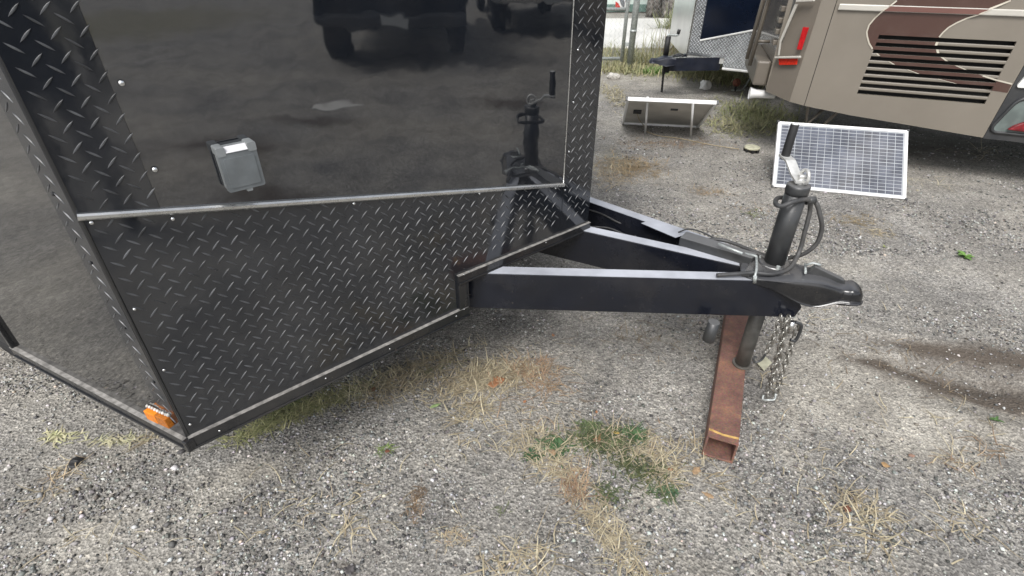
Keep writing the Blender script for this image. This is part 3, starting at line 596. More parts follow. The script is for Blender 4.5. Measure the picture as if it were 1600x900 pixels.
flatbar(b, [(hp(-.012, .838, -.005), (0, 0, 1)), (hp(.02, .850, -.007), (0, -.4, 1)), (hp(.060, .880, -.012), (0, -.5, 1)), (hp(.105, .885, -.014), (0, 0, 1))], .0155, .004); b.build('crank_arm', M['zinc'], jk, .001)
b = MB(); b.tube([hp(.092, .875, -.014), hp(.092, .985, -.012)], [.0135, .0125], 14); hg = b.build('crank_grip', M['rubber'], jk, .001)
b = MB(); b.tube([hp(.092, .9851, -.012), hp(.092, .9875, -.012)], [.0115, .006], 14); b.build('grip_cap', M['steelw'], hg)
b = MB()
ringc = np.array(jp(.851, .010)); b.tube([tuple(ringc + np.array([.2, .0, 0]) * 0 + sd_ * 0 + np.array([0, 0, 1]) * .021 * math.sin(t) + hd * .021 * math.cos(t)) for t in np.linspace(0, 2 * math.pi, 17)], .0055, 8, cap=False)
b.tube([jp(.826), jp(.848)], .010, 12); b.tube([tuple(ringc - sd_ * .02), tuple(ringc + sd_ * .012)], .0075, 10); b.build('crank_hub', M['zinc'], jk)

# electrical conduit wound round the jack
VJ = Plane((J[0] - 1, J[1]), (J[0] + 1, J[1]))               # upright plane through the jack, square to the view
def vj(u, v, o=0.): return VJ.W(u, v, o)
loop = [gz(1120, 430, ZT + .012), gz(1150, 428, ZT + .016), gz(1180, 426, ZT + .02), gz(1205, 428, ZT + .022), gz(1232, 420, ZT + .03), vj(1248, 395, .02), vj(1258, 360, .01), vj(1266, 326, .0), vj(1262, 312, .02), vj(1240, 315, .055), vj(1222, 322, .055), vj(1212, 318, .03), vj(1217, 309, -.035), vj(1245, 311, -.05), vj(1272, 314, -.015), vj(1281, 335, .0), vj(1284, 358, .0), vj(1275, 382, .0), vj(1255, 397, -.01), vj(1232, 403, -.035), vj(1205, 402, -.06), vj(1175, 392, -.075)]
b = MB(); b.tube(bez(loop, 7), .0072, 10); cab = b.build('wiring_conduit', M['cable'], T)
b = MB(); p_ = np.array(vj(1266, 314, .01)); b.tube([tuple(p_ + [-.014, 0, .0]), tuple(p_ + [.014, .0, .004])], .0125, 10); b.build('tape_wrap', M['jack'], cab)
b = MB(); b.tube(bez([gz(915, 326, .50), gz(940, 334, .50), gz(965, 347, .49), gz(985, 354, .48), gz(995, 373, .45)], 6), .0035, 6); b.build('brake_wire', M['cable'], T)
b = MB(); b.tube(bez([gz(915, 354, .46), gz(950, 356, .46), gz(975, 366, .45), gz(990, 372, .44)], 6), .0035, 6); b.build('brake_wire', M['cable'], T)
b = MB(); b.tube(bez([gz(1082, 389, .52), gz(1095, 378, .55), gz(1115, 374, .56), gz(1140, 378, .56), gz(1175, 392, .56), gz(1198, 404, .555)], 7), .007, 8); b.build('wiring_conduit', M['cable'], T)
b = MB(); b.tube(bez([gz(1060, 363, .54), gz(1075, 358, .56), gz(1095, 362, .565), gz(1120, 374, .56)], 6), .003, 6); b.build('brake_wire', M['cable'], T)
b = MB(); b.tube(bez([gz(1162, 396, .56), gz(1180, 400, .57), gz(1182, 404, .565), gz(1182, 420, .565), gz(1180, 430, .555), gz(1179, 437, .54)], 5), .0042, 8); b.tube([gz(1180, 432, .555), gz(1179, 441, .528)], .0062, 8); b.build('tie_bracket', M['galv'], T)
# plug hanging under the tongue
b = MB(); q = np.array([*gz(1122, 480, .46)[:2], 0]); b.tube([tuple(q + [.0, .0, .40]), tuple(q + [-.004, .0, .325]), tuple(q + [-.006, 0, .32])], [.019, .021, .016], 14); b.build('wiring_plug', M['jack'], T)
# safety chains
def link_mesh():
    b = MB(); pts = []
    for k in range(17):
        a_ = 2 * math.pi * k / 16; pts.append((.0085 * math.cos(a_), 0, .0085 * math.sin(a_) + (.0065 if math.sin(a_) > 0 else -.0065)))
    b.tube(pts, .0027, 6, cap=False); o = b.build('chain_link', M['chain'], None); return o
lk = link_mesh(); lme = lk.data; bpy.data.objects.remove(lk)
def chain(path, label=None):
    pts = [np.array(p) for p in path]; L_ = [0]
    for i in range(1, len(pts)): L_.append(L_[-1] + np.linalg.norm(pts[i] - pts[i - 1]))
    root = bpy.data.objects.new('safety_chain', None); COL.objects.link(root); root.parent = T; root.empty_display_size = .05
    base = pts[0]; root.location = Vector(base) - T.location; n = int(L_[-1] / .0232); tot = T.location + root.location
    for k in range(n + 1):
        d_ = k * .0232; i = max(j for j in range(len(L_)) if L_[j] <= d_ + 1e-9); i = min(i, len(pts) - 2); t = (d_ - L_[i]) / max(1e-6, L_[i + 1] - L_[i])
        p = pts[i] * (1 - t) + pts[i + 1] * t; dr = Vector(pts[i + 1] - pts[i]).normalized()
        o = bpy.data.objects.new('chain_link', lme); COL.objects.link(o); o.parent = root; o.location = Vector(p) - tot
        qt = dr.to_track_quat('Z', 'Y'); tw = Matrix.Rotation(R(90 * (k % 2) + random.uniform(-18, 18)), 4, 'Z'); o.rotation_euler = (qt.to_matrix().to_4x4() @ tw).to_euler()
    return root
CK = Plane((.80, 1.415), (1.1, 1.395))
kw = lambda u, v, o=0.: CK.W(u, v, o)
chain([kw(1219, 497), kw(1212, 520), kw(1204, 537), kw(1197, 552)])
chain([kw(1232, 498, .02), kw(1222, 535, .02), kw(1213, 575, .02), kw(1205, 600, .02), kw(1197, 622, .01)])
chain([kw(1248, 510), kw(1240, 530), kw(1230, 560), kw(1220, 590), kw(1210, 622)])
chain([kw(1226, 502, -.02), kw(1219, 545, -.02), kw(1207, 580, -.02), kw(1199, 610, -.02)])
b = MB(); h0 = np.array(kw(1188, 560)); b.tube(bez([kw(1197, 552), kw(1190, 562), kw(1180, 566), kw(1177, 561), kw(1182, 557)], 5), .004, 7); b.build('chain_hook', M['jack'], T)
b = MB(); b.tube(bez([kw(1193, 617, .01), kw(1192, 624, .02), kw(1200, 625, .03), kw(1210, 624, .03), kw(1212, 615, .02)], 5), .0036, 7); b.build('chain_hook', M['galv'], T)
b = MB(); b.tube(bez([kw(1243, 503, .015), kw(1252, 508, .015), kw(1250, 518, .015), kw(1243, 532, .015), kw(1235, 531, .015)], 5), .0052, 8); b.build('chain_hook', M['jack'], T)
b = MB(); b.tube([kw(1238, 502, .02), kw(1234, 520, .02)], .0085, 8); b.build('hook_latch', M['alu'], T)

# ------------------------------------------------------------------ rusty steel tube under the jack
p0, p1 = gz(1105, 681, .094), gz(1160, 690, .094); q0 = gz(1133, 500, .094); dt = (q0 - p0) * [1, 1, 0]; dt /= np.linalg.norm(dt); wd = np.array([dt[1], -dt[0], 0]); 
wv = (p1 - p0) * [1, 1, 0]; W_ = .098; cen = p0 + wd * W_ / 2; ln_ = .98
tube = thing('steel_tube', 'rusty square steel tube with a yellow mark lying under the tongue jack', 'steel tube', (cen[0], cen[1], 0))
def tp(s_, w, z): p = cen + dt * s_ + wd * w; return (p[0], p[1], z)
H = .092; zb_ = .002; hw = W_ / 2; t_ = .0065; b = MB(); n_end = .0
outer = [(-hw, zb_), (hw, zb_), (hw, zb_ + H), (-hw, zb_ + H)]; inner = [(-hw + t_, zb_ + t_), (hw - t_, zb_ + t_), (hw - t_, zb_ + H - t_), (-hw + t_, zb_ + H - t_)]
skew = lambda w: .012 * 0 + (w + hw) / W_ * .0
rings = [[tp(s_, w, z) for w, z in pr] for s_, pr in ((0.0, outer), (ln_, outer), (ln_, inner), (0.0, inner), (0.0, outer))]
b.loft(rings, smooth=False, caps=False); b.build('tube_wall', M['rust'], tube, .0025)
b = MB(); b.prism([tp(.028, -hw + .002, zb_ + H), tp(.020, 0, zb_ + H), tp(.024, hw - .002, zb_ + H), tp(.033, hw - .002, zb_ + H), tp(.029, 0, zb_ + H), tp(.037, -hw + .002, zb_ + H)], (0, 0, .0006)); b.build('paint_mark', M['tape'], tube)

# ------------------------------------------------------------------ leaning solar panel by the motorhome
def solar(name, label, BL, BR, up, nc, nr, front=True):
    BL, BR, up = np.array(BL, float), np.array(BR, float), np.array(up, float); e = BR - BL; w = np.linalg.norm(e); e /= w; h = np.linalg.norm(up); up_ = up / h; n_ = np.cross(e, up_)
    root = thing(name, label, 'solar panel', tuple(BL * [1, 1, 0])); P = lambda a, c_, d_=0: tuple(BL + e * a + up_ * c_ + n_ * d_)
    def bx(a0, a1, c0, c1_, d0, d1, nm, m, par=root, bv=.0):
        return MB().prism([P(a0, c0, d0), P(a1, c0, d0), P(a1, c1_, d0), P(a0, c1_, d0)], n_ * (d1 - d0)).build(nm, m, par, bv)
    fw = .020; bx(0, w, 0, fw, -.03, 0, 'frame_bar', M['pvframe'], bv=.001); bx(0, w, h - fw, h, -.03, 0, 'frame_bar', M['pvframe'], bv=.001)
    bx(0, fw, fw, h - fw, -.03, -.0004, 'frame_bar', M['pvframe'], bv=.001); bx(w - fw, w, fw, h - fw, -.03, -.0004, 'frame_bar', M['pvframe'], bv=.001)
    bx(fw, w - fw, fw, h - fw, -.010, -.006, 'backsheet', M['pvgrid'] if front else M['backsheet'])
    if front:
        mg = .006; cw = (w - 2 * fw - 2 * mg) / nc; chh = (h - 2 * fw - 2 * mg) / nr
        for i in range(nc):
            for j in range(nr):
                a0 = fw + mg + i * cw; c0_ = fw + mg + j * chh; g = .0022 if (j % 9) else .0022
                o = bx(a0 + .0017, a0 + cw - .0017, c0_ + (.0036 if j % 4 == 1 else .0018), c0_ + chh - .0018, -.0058, -.0050, 'solar_cell', M['cell'])
    for a0, c0_ in ((0, 0), (w, 0), (0, h), (w, h)):
        MB().box(P(a0, c0_, -.015), e * .008, up_ * .008, n_ * .017).build('corner_cap', M['jack'], root, .002)
    return root, P
BL, BR = gz(1207, 291, .01), gz(1416, 311, .01); e_ = (BR - BL) / np.linalg.norm(BR - BL); b__ = np.array([-e_[1], e_[0], 0])
sp, PP = solar('solar_panel', 'blue grey gridded solar panel with white frame tilted on the gravel before the motorhome', BL, BR, b__ * .350 + np.array([.008, .03, .352]), 16, 18)
for a_ in (.12, .72):
    b = MB(); top = np.array(PP(a_, .44, -.032)); b.tube([tuple(top), (top[0] + b__[0] * .14, top[1] + b__[1] * .14, .004)], .008, 8); b.build('leg', M['alu'], sp)
BL, BR = gz(972, 190, .01), gz(1092, 196, .01); e2 = (BR - BL) / np.linalg.norm(BR - BL); b2 = np.array([-e2[1], e2[0], 0])
upv = -b2 * .66 + np.array([0, 0, .385])
sp2, PQ = solar('solar_panel', 'solar panel seen from behind, propped on two white legs near the fence', BR, BL, upv, 1, 1, False)
for u, v, ub, vb in ((1012, 152, 1008, 209), (1083, 160, 1079, 214)):
    f_ = gz(ub, vb); t_l = gz(u, v, .385); b = MB(); b.tube([tuple(t_l), tuple(f_)], .009, 8); b.build('leg', M['pvframe'], sp2)
b = MB(); b.box(PQ(.60, .42, -.02), e2 * .035, np.array(upv) / np.linalg.norm(upv) * .028, np.cross(e2, upv) / np.linalg.norm(upv) * .011); b.build('junction_box', M['rubber'], sp2, .003)
b = MB(); b.box(PQ(.30, .52, -.016), e2 * .03, np.array(upv) / np.linalg.norm(upv) * .012, np.cross(e2, upv) / np.linalg.norm(upv) * .006); b.build('rating_label', M['jack'], sp2, .002)
b = MB(); b.tube(bez([PQ(.60, .40, -.03), PQ(.56, .25, -.05), PQ(.50, .05, -.05), gz(1010, 205, .006), gz(1030, 212, .008), gz(1060, 216, .006), gz(1110, 226, .006), gz(1155, 233, .006)], 6), .004, 5); b.build('lead_wire', M['cord'], sp2)

# ------------------------------------------------------------------ the motorhome
rr = ray(-1563, -90); rd_ = np.array([rr[0], rr[1], 0]); rd_ /= np.linalg.norm(rd_)       # rearwards along its side
Rp = gz(1536, 215, .33); RV = Plane(Rp, Rp - rd_)              # s grows towards the right / its front
Z6 = lambda x, y: (1180 + x * .35563, y * .35556)
Z9 = lambda x, y: (1160 + x * .24457, y * .24444)
def r6(x, y): return RV.at(*Z6(x, y))
def r9(x, y): return RV.at(*Z9(x, y))
rv = thing('motorhome', 'taupe motorhome with maroon swoosh and louvred engine grille behind the tilted solar panel', 'motorhome', RV.P(0, 0)); G = rv
seamT, seamB = r6(360, 0), r6(215, 465)
zt_ = 3.0; sx = lambda z: seamB[0] + (seamT[0] - seamB[0]) * (z - seamB[1]) / (seamT[1] - seamB[1])
hT0, hT1, hB0, hB1 = r6(545, 153), r6(1150, 183), r6(447, 412), r6(1008, 458)      # grille opening
zT, zB = (hT0[1] + hT1[1]) / 2, (hB0[1] + hB1[1]) / 2; sl = lambda z: hB0[0] + (hT0[0] - hB0[0]) * (z - zB) / (zT - zB); sr = lambda z: hB1[0] + (hT1[0] - hB1[0]) * (z - zB) / (zT - zB)
D0, D1 = r6(1181, 285), r6(1000, 605)                         # front edge of the taupe panel, sloping
dk = lambda z: D1[0] + (D0[0] - D1[0]) * (z - D1[1]) / (D0[1] - D1[1])
topz = 1.75; botR = r6(1000, 605)
b = MB(); TH_ = -RV.n * .02
def pp(b, pts, o=0., t=.02): b.prism([RV.P(s_, z_, o) for s_, z_ in pts], -RV.n * t)
b_l = (sl(zB), zB); 
pp(b, [(seamB[0] + .002, seamB[1]), (sl(zB), seamB[1] + (botR[1] - seamB[1]) * .35), b_l, (sl(zT), zT), (sl(zT), topz), (sx(topz) + .002, topz)])
pp(b, [(sl(zB), seamB[1] + (botR[1] - seamB[1]) * .35), (botR[0], botR[1]), (dk(zB), zB), (sr(zB), zB), b_l])
pp(b, [(sr(zB), zB), (dk(zB), zB), (dk(topz), topz), (sr(zT), topz), (sr(zT), zT)])
pp(b, [(sl(zT), zT), (sr(zT), zT), (sr(zT), topz), (sl(zT), topz)])
b.build('side_panel', M['taupe'], G, fix=True)
b = MB(); pp(b, [(sx(.6) - .02, topz), (dk(topz) + 4.5, topz), (dk(topz) + 4.5, zt_), (sx(.6) - .02, zt_)]); b.build('upper_side', M['taupe'], G)
b = MB(); pp(b, [(sl(zB) - .02, zB - .02), (sr(zT) + .02, zB - .02), (sr(zT) + .02, zT + .02), (sl(zB) - .02, zT + .02)], -.045, .01); b.build('grille_backing', M['black'], G)
# swoosh outline in the plane of the side
SW = [r6(*p) for p in ((640, -60), (625, 0), (590, 25), (560, 45), (525, 80), (500, 110), (490, 140), (492, 160), (500, 190), (515, 215), (545, 245), (610, 283), (720, 325), (885, 368), (1000, 392), (1108, 408), (1128, 369), (1060, 352), (1000, 333), (900, 297), (830, 262), (805, 235), (795, 200), (808, 165), (825, 142), (850, 120), (885, 100), (930, 80), (985, 60), (1030, 38), (1125, 0), (1200, -40))]
SW = [(s_, z_) for s_, z_ in SW] + [(r6(1200, -40)[0], topz), (r6(640, -60)[0], topz)]
mTz, mBz = r6(360, 15)[1], r6(360, 43)[1]
def decal(poly, o, m, nm, par, t=.0012):
    if len(poly) > 2 and area(poly) > 1e-5:
        bb = MB(); bb.prism([RV.P(s_, z_, o) for s_, z_ in poly], -RV.n * (t - .0002)); return bb.build(nm, m, par)
lineL = lambda p: sl(p[1]) - p[0]; lineR = lambda p: p[0] - sr(p[1])
above = clip(SW, lambda p: p[1] - zT); inband = clip(clip(SW, lambda p: zT - p[1]), lambda p: p[1] - zB)
for nm, poly in (('swoosh_stripe', clip(above, lambda p: p[1] - mTz)), ('swoosh_stripe', clip(above, lambda p: mBz - p[1])), ('swoosh_stripe', clip(inband, lineL)), ('swoosh_stripe', clip(clip(inband, lineR), lambda p: dk(p[1]) - .002 - p[0]))):
    decal(poly, .0014, M['maroon'], nm, G)
# moulding
b = MB(); b.prism([RV.P(sx(mBz) + .02, mBz, 0), RV.P(dk(1.2) + 3, mBz, 0), RV.P(dk(1.2) + 3, mTz, 0), RV.P(sx(mTz) + .02, mTz, 0)], RV.n * .018); mo = b.build('side_moulding', M['cream'], G, .006)
sw = clip(clip(SW, lambda p: mTz - .004 - p[1]), lambda p: p[1] - mBz - .004); decal(sw, .0195, M['mould_m'], 'moulding_stripe', mo, .0012)
# pinstripe outline above and beside the grille
def pin(pts):
    b = MB(); 
    P_ = [np.array(p) for p in pts]
    for i in range(len(P_) - 1):
        d = P_[i + 1] - P_[i]; d /= max(1e-6, np.linalg.norm(d)); n_ = np.array([-d[1], d[0]]) * .0042
        q = [P_[i] - n_, P_[i + 1] - n_, P_[i + 1] + n_, P_[i] + n_]; b.prism([RV.P(s_, z_, .0034 if not mBz < z_ < mTz else .0215) for s_, z_ in q], -RV.n * .0018)
    return b
pin([r6(*p) for p in ((622, 3), (590, 25), (560, 45), (525, 80), (500, 110), (490, 140), (492, 160), (500, 190), (515, 215))]).build('pinstripe', M['pin'], G)
pin([r6(*p) for p in ((808, 163), (825, 142), (850, 120), (885, 100), (930, 80), (985, 60), (1030, 38), (1122, 2))]).build('pinstripe', M['pin'], G)
pin([r6(*p) for p in ((1000, 333), (1060, 352), (1128, 369))]).build('pinstripe', M['pin'], G)
# grille slats: nine dark slots, so eight bars between them
pitch = (zT - zB) / 8.62
for k in range(8):
    z0 = zT - pitch * (k + .62); z1 = z0 - pitch * .40                      # bar top / bottom
    z0 = zT - pitch * (k + .58); z1 = z0 - pitch * .46
    def bar_mb(s0, s1, o, t):
        bb = MB(); rg = [[RV.P(s_, z0, o - .002), RV.P(s_, z0 - (z0 - z1) * .25, o), RV.P(s_, z1 + (z0 - z1) * .2, o), RV.P(s_, z1, o - .004), RV.P(s_, z1 + .001, o - t), RV.P(s_, z0 - .001, o - t)] for s_ in (s0, s1)]; return bb.loft(rg, smooth=False)
    zm = (z0 + z1) / 2
    slat = bar_mb(sl(zm) - .008, sr(zm) + .008, -.001, .03).build('slat', M['taupe'], G)
    poly = clip(clip(SW, lambda p: z0 - p[1]), lambda p: p[1] - z1)
    poly = clip(clip(poly, lambda p: p[0] - sl(p[1])), lambda p: sr(p[1]) - p[0])
    if len(poly) > 2:
        decal(poly, .0006, M['maroon'], 'slat_stripe', slat, .0014)
        # little cream edge at each side of the stripe
        ss = sorted(poly, key=lambda p: p[0]); lo, hi = [p for p in ss if p[0] < ss[0][0] + .09], None
        for side in (-1, 1):
            e0 = [p for p in (ss if side < 0 else ss[::-1])]; a = e0[0]; 
            if side > 0 and a[0] > sr(zm) - .02: continue
            if side < 0 and a[0] < sl(zm) + .02: continue
            c_ = [p for p in e0 if abs(p[1] - a[1]) > (z0 - z1) * .5][:1]
            if c_: decal([(a[0] - .008, a[1]), (a[0] + .006, a[1]), (c_[0][0] + .006, c_[0][1]), (c_[0][0] - .008, c_[0][1])], .0014, M['pin'], 'slat_edge', slat, .0008)
# dark front section with a rounded recess
F1 = dk(botR[1]); bz_ = botR[1] - .012
b = MB(); b.prism([RV.P(dk(botR[1]) + .003, botR[1] - .004, .0), RV.P(dk(botR[1]) + 1.1, botR[1] - .02, 0), RV.P(dk(botR[1]) + 1.1, topz, 0), RV.P(dk(topz) + .003, topz, 0)], -RV.n * .02); ds = b.build('lower_skirt', M['dkgrey'], G)
def rrect(cs, cz, hx, hz, r, o, shear=.0, seg=5):
    pts = []
    for cx, cz_, a0 in ((1, 1, 0), (-1, 1, 90), (-1, -1, 180), (1, -1, 270)):
        for k in range(seg + 1): a_ = R(a0 + 90 * k / seg); z_ = cz_ * (hz - r) + r * math.sin(a_); pts.append(RV.P(cs + cx * (hx - r) + r * math.cos(a_) + shear * z_, cz + z_, o))
    return pts
c1_ = r6(1230, 520); b = MB(); b.tube(rrect(c1_[0] + .06, c1_[1] + .005, .235, .115, .05, .004, .35) + [rrect(c1_[0] + .06, c1_[1] + .005, .235, .115, .05, .004, .35)[0]], .011, 6); b.build('recess_frame', M['jack'], ds)
b = MB(); b.prism(rrect(c1_[0] + .06, c1_[1] + .005, .228, .108, .045, .0022, .35), -RV.n * .001); b.build('recess_lining', M['bluecloth'], ds)
b = MB(); q = r6(1155, 555); b.prism([RV.P(q[0] - .055, q[1] - .022, .003), RV.P(q[0] + .12, q[1] - .03, .003), RV.P(q[0] + .12, q[1] + .05, .003), RV.P(q[0] + .03, q[1] + .045, .003), RV.P(q[0] - .03, q[1] + .005, .003)], RV.n * .03); b.build('red_lens', M['redlens_d'], ds, .006)
b = MB(); q = r6(1190, 345); b.prism(rrect(q[0] + .03, q[1], .05, .055, .02, .002, .3), RV.n * .014); b.build('white_lamp', M['steelw'], ds, .004)
# rear corner: seam, cap, dark facet, rear face
foldB, foldT = r9(300, 650), r9(470, 120)
fs = lambda z: foldB[0] + (foldT[0] - foldB[0]) * (z - foldB[1]) / (foldT[1] - foldB[1])
b = MB(); pp(b, [(fs(foldB[1]), foldB[1]), (seamB[0] - .002, seamB[1]), (sx(topz) - .002, topz), (fs(foldT[1]), foldT[1] + .02), (fs(foldT[1]), topz)][:3] + [(fs(foldT[1]), topz), (fs(foldT[1]), foldT[1])]); b.build('rear_cap', M['taupe'], G, .001)
b = MB(); pp(b, [(seamB[0] - .01, seamB[1] + .01), (seamB[0] + .01, seamB[1] + .01), (sx(topz) + .01, topz), (sx(topz) - .01, topz)], -.006, .004); b.build('seam', M['black'], G)
# angled facet: turns 55 degrees round the corner, then the rear wall
fd = np.array([rd_[0] * math.cos(R(52)) - rd_[1] * math.sin(R(-52)) * 0, 0, 0])
away = np.array([-RV.n[0], -RV.n[1], 0.]); fdir = rd_ * math.cos(R(38)) + away * math.sin(R(38)); 
K0 = np.array(RV.P(fs(foldB[1]), 0)); FP = Plane(K0, K0 + fdir)
fl = FP.at(1194, 150)[0]
kB, kT = np.array(RV.P(fs(foldB[1]), foldB[1])), np.array(RV.P(fs(foldT[1]), foldT[1])); kU = np.array(RV.P(fs(foldT[1]), topz + .6))
lB = kB + fdir * fl + [0, 0, .03]; lT = kT + fdir * fl * .85; lU = kU + fdir * fl * .8
b = MB(); b.add([kB, kT, kU, lU, lT, lB] + [p - FP.n * .02 for p in (kB, kT, kU, lU, lT, lB)], [(0, 1, 4, 5), (1, 2, 3, 4), (6, 11, 10, 7), (7, 10, 9, 8), (0, 5, 11, 6), (5, 4, 10, 11), (4, 3, 9, 10), (3, 2, 8, 9), (2, 1, 7, 8), (1, 0, 6, 7)]); cf = b.build('corner_facet', M['taupe_d'], G)
def fr(u, v, o=.0): return FP.W(u, v, o)
def onface(pts, o, t, nm, m, par, bev=.002):
    b = MB(); b.prism([fr(u, v, o) for u, v in pts], FP.n * t); return b.build(nm, m, par, bev)
onface([Z9(x, y) for x, y in ((393, 172), (427, 175), (380, 318), (352, 316))], .012, .010, 'marker_lens', M['redlens'], G)
onface([Z9(x, y) for x, y in ((234, 374), (356, 374), (350, 413), (238, 415))], .012, .008, 'reflector', M['redlens2'], G)
onface([Z9(x, y) for x, y in ((220, 360), (378, 355), (378, 370), (222, 372))], .014, .030, 'bumper_trim', M['cream'], G, .004)
onface([Z9(x, y) for x, y in ((350, 0), (466, -4), (466, 8), (350, 14))], .014, .018, 'bumper_trim', M['cream'], G, .003)
onface([Z9(x, y) for x, y in ((338, 25), (358, 25), (250, 270), (238, 355), (228, 355), (240, 260))], .013, .008, 'tail_light_rim', M['cream'], G, .003)
# rear wall
bd = rd_ * math.cos(R(84)) + away * math.sin(R(84)); L0 = lB.copy(); wr = 1.55
b = MB(); ps = [L0, L0 + bd * wr]; b.add([(L0[0], L0[1], .50), (L0[0] + bd[0] * wr, L0[1] + bd[1] * wr, .5), (L0[0] + bd[0] * wr, L0[1] + bd[1] * wr, zt_), (L0[0], L0[1], zt_)] + [tuple(np.array(p) - (-rd_) * -.03) for p in [(L0[0], L0[1], .50), (L0[0] + bd[0] * wr, L0[1] + bd[1] * wr, .5), (L0[0] + bd[0] * wr, L0[1] + bd[1] * wr, zt_), (L0[0], L0[1], zt_)]], [(0, 1, 2, 3), (4, 7, 6, 5), (0, 4, 5, 1), (1, 5, 6, 2), (2, 6, 7, 3), (3, 7, 4, 0)]); b.build('rear_wall', M['taupe'], G)
# ribbed bumper pieces standing out of the rear wall
RW = Plane(L0, L0 + bd)
for k in range(9):
    b = MB(); z_ = .62 + k * .075; b.box(RW.P(.10, z_ + .2, .012), RW.e * .05, RW.n * .014, (0, 0, .018)); b.build('rear_louvre', M['taupe_d'], G, .005)
b = MB(); b.box(RW.P(.5, .60, .05), RW.e * .45, RW.n * .05, (0, 0, .09)); b.build('rear_bumper', M['taupe_d'], G, .015)
b = MB(); b.tube([RW.P(.25, .62, .13), RW.P(.25, 1.15, .10), RW.P(.25, 1.6, .08)], .016, 8); b.tube([RW.P(.25, .8, .12), RW.P(.25, .8, .02)], .012, 6); b.tube([RW.P(.55, .62, .13), RW.P(.55, 1.6, .08)], .016, 8); b.build('ladder', M['taupe_d'], G)
b = MB(); b.tube([RW.P(.12, 1.22, .02), RW.P(.12, 1.20, .10), RW.P(.12, 1.27, .14)], [.03, .035, .03], 10); b.build('ladder_foot', M['cream'], G, 0)
# exhaust tip under the bumper, flared
ex = gz(1186, 127, .40); e0 = RW.P(.10, .44, .10); b = MB(); rgs = []
for t, r_ in ((0, .058), (.004, .055), (.03, .042), (.12, .036)):
    rgs.append([tuple(np.array(e0) - RW.n * t * 1.6 + RW.e * r_ * math.cos(k / 20 * 2 * math.pi) + np.array([0, 0, r_ * .8 * math.sin(k / 20 * 2 * math.pi)])) for k in range(20)])
b.loft(rgs[:], caps=False); b.build('exhaust_pipe', M['steelw'], G)
# roof, floor, chassis, wheels
wAway = away * 2.0; s0_ = seamB[0] + .05
b = MB(); b.prism([RV.P(s0_, zt_, -.03), RV.P(s0_ + 6.5, zt_, -.03), tuple(np.array(RV.P(s0_ + 6.5, zt_)) + wAway), tuple(np.array(RV.P(s0_, zt_)) + wAway)], (0, 0, .06)); b.build('roof', M['steelw'], G)
b = MB(); b.prism([RV.P(s0_, .56, -.03), RV.P(s0_ + 6.5, .56, -.03), tuple(np.array(RV.P(s0_ + 6.5, .56)) + wAway), tuple(np.array(RV.P(s0_, .56)) + wAway)], (0, 0, .05)); b.build('floor_pan', M['black'], G)
b = MB(); b.prism([tuple(np.array(RV.P(s0_, .56)) + wAway), tuple(np.array(RV.P(s0_ + 6.5, .56)) + wAway), tuple(np.array(RV.P(s0_ + 6.5, zt_)) + wAway), tuple(np.array(RV.P(s0_, zt_)) + wAway)], away * .02); b.build('far_side', M['taupe'], G)
b = MB(); b.prism([RV.P(dk(topz) + 1.0, .34, -.02), RV.P(s0_ + 6.5, .34, -.02), RV.P(s0_ + 6.5, topz - .001, -.02), RV.P(dk(topz) + 1.0, topz - .001, -.02)], RV.n * .02); b.build('front_side_panel', M['taupe'], G)
for s_, o_ in ((2.0, -.25), (2.0, -1.75), (5.4, -.25), (5.4, -1.75)):
    b = MB(); c = np.array(RV.P(s_, .42, o_)); rg = []
    for o2, r_ in ((-.12, .25), (-.12, .39), (-.09, .42), (.09, .42), (.12, .39), (.12, .25), (.06, .2), (.06, .02)):
        rg.append([tuple(c + RV.n * o2 + RV.e * r_ * math.cos(k / 24 * 2 * math.pi) + np.array([0, 0, r_ * math.sin(k / 24 * 2 * math.pi)])) for k in range(24)])
    b.loft(rg); b.build('wheel', M['tyre'], G)
# hitch frame hanging below the rear corner
b = MB(); q0_ = gz(1262, 165, .50); b.tube([RV.P(seamB[0] + .03, .50, -.10), RV.P(seamB[0] + .06, .26, -.12), RV.P(seamB[0] + .20, .46, -.15)], .016, 6); b.tube([RV.P(seamB[0] + .30, .47, -.12), RV.P(seamB[0] + .16, .24, -.12)], .012, 6); b.build('hanger_bracket', M['taupe_d'], G)
b = MB(); b.box(RV.P(seamB[0] + 1.6, .47, -.9), RV.e * 1.5, RV.n * .55, (0, 0, .10)); b.build('chassis', M['black'], G)

# ------------------------------------------------------------------ second, lighter trailer in the background
kk = .42
bt = thing('enclosed_trailer', 'silver trailer with navy panel and bright tread plate, its tongue pointing left', 'trailer', tuple(gz(1100, 100, 0) * [1, 1, 0]))
N2 = gz(1074, 82, kk + .02); C2 = N2 + np.array([.839, -.545, 0]) * .92; NF = Plane(N2, C2); farD = np.array([.12, .99, 0]) / np.linalg.norm([.12, .99]); FF = N2 + farD * 1.5
ax2 = np.array([.90, .44, 0]); ax2 /= np.linalg.norm(ax2)
b = MB(); prism_z(b, [N2 - NF.n * .004, C2 - NF.n * .004, C2 + ax2 * 3, FF + ax2 * 3, FF], .36, 2.3); b.build('body_shell', M['bgskin'], bt)
def nf(u, v): return NF.at(u, v)
tl0, tl1 = nf(1100, 62), nf(1200, 43); tz2 = lambda s_: tl0[1] + (tl1[1] - tl0[1]) * (s_ - tl0[0]) / (tl1[0] - tl0[0]); sL = nf(1098, 40)[0]
b = MB(); b.prism([NF.P(sL, tz2(sL)), NF.P(.92, tz2(.92)), NF.P(.92, 2.3), NF.P(sL, 2.3)], NF.n * .002); b.build('navy_panel', M['navy'], bt)
b = MB(); b.prism([NF.P(0, .42), NF.P(sL, .42), NF.P(sL, 2.3), NF.P(0, 2.3)], NF.n * .0035); b.build('tread_plate', M['bgtread'], bt)
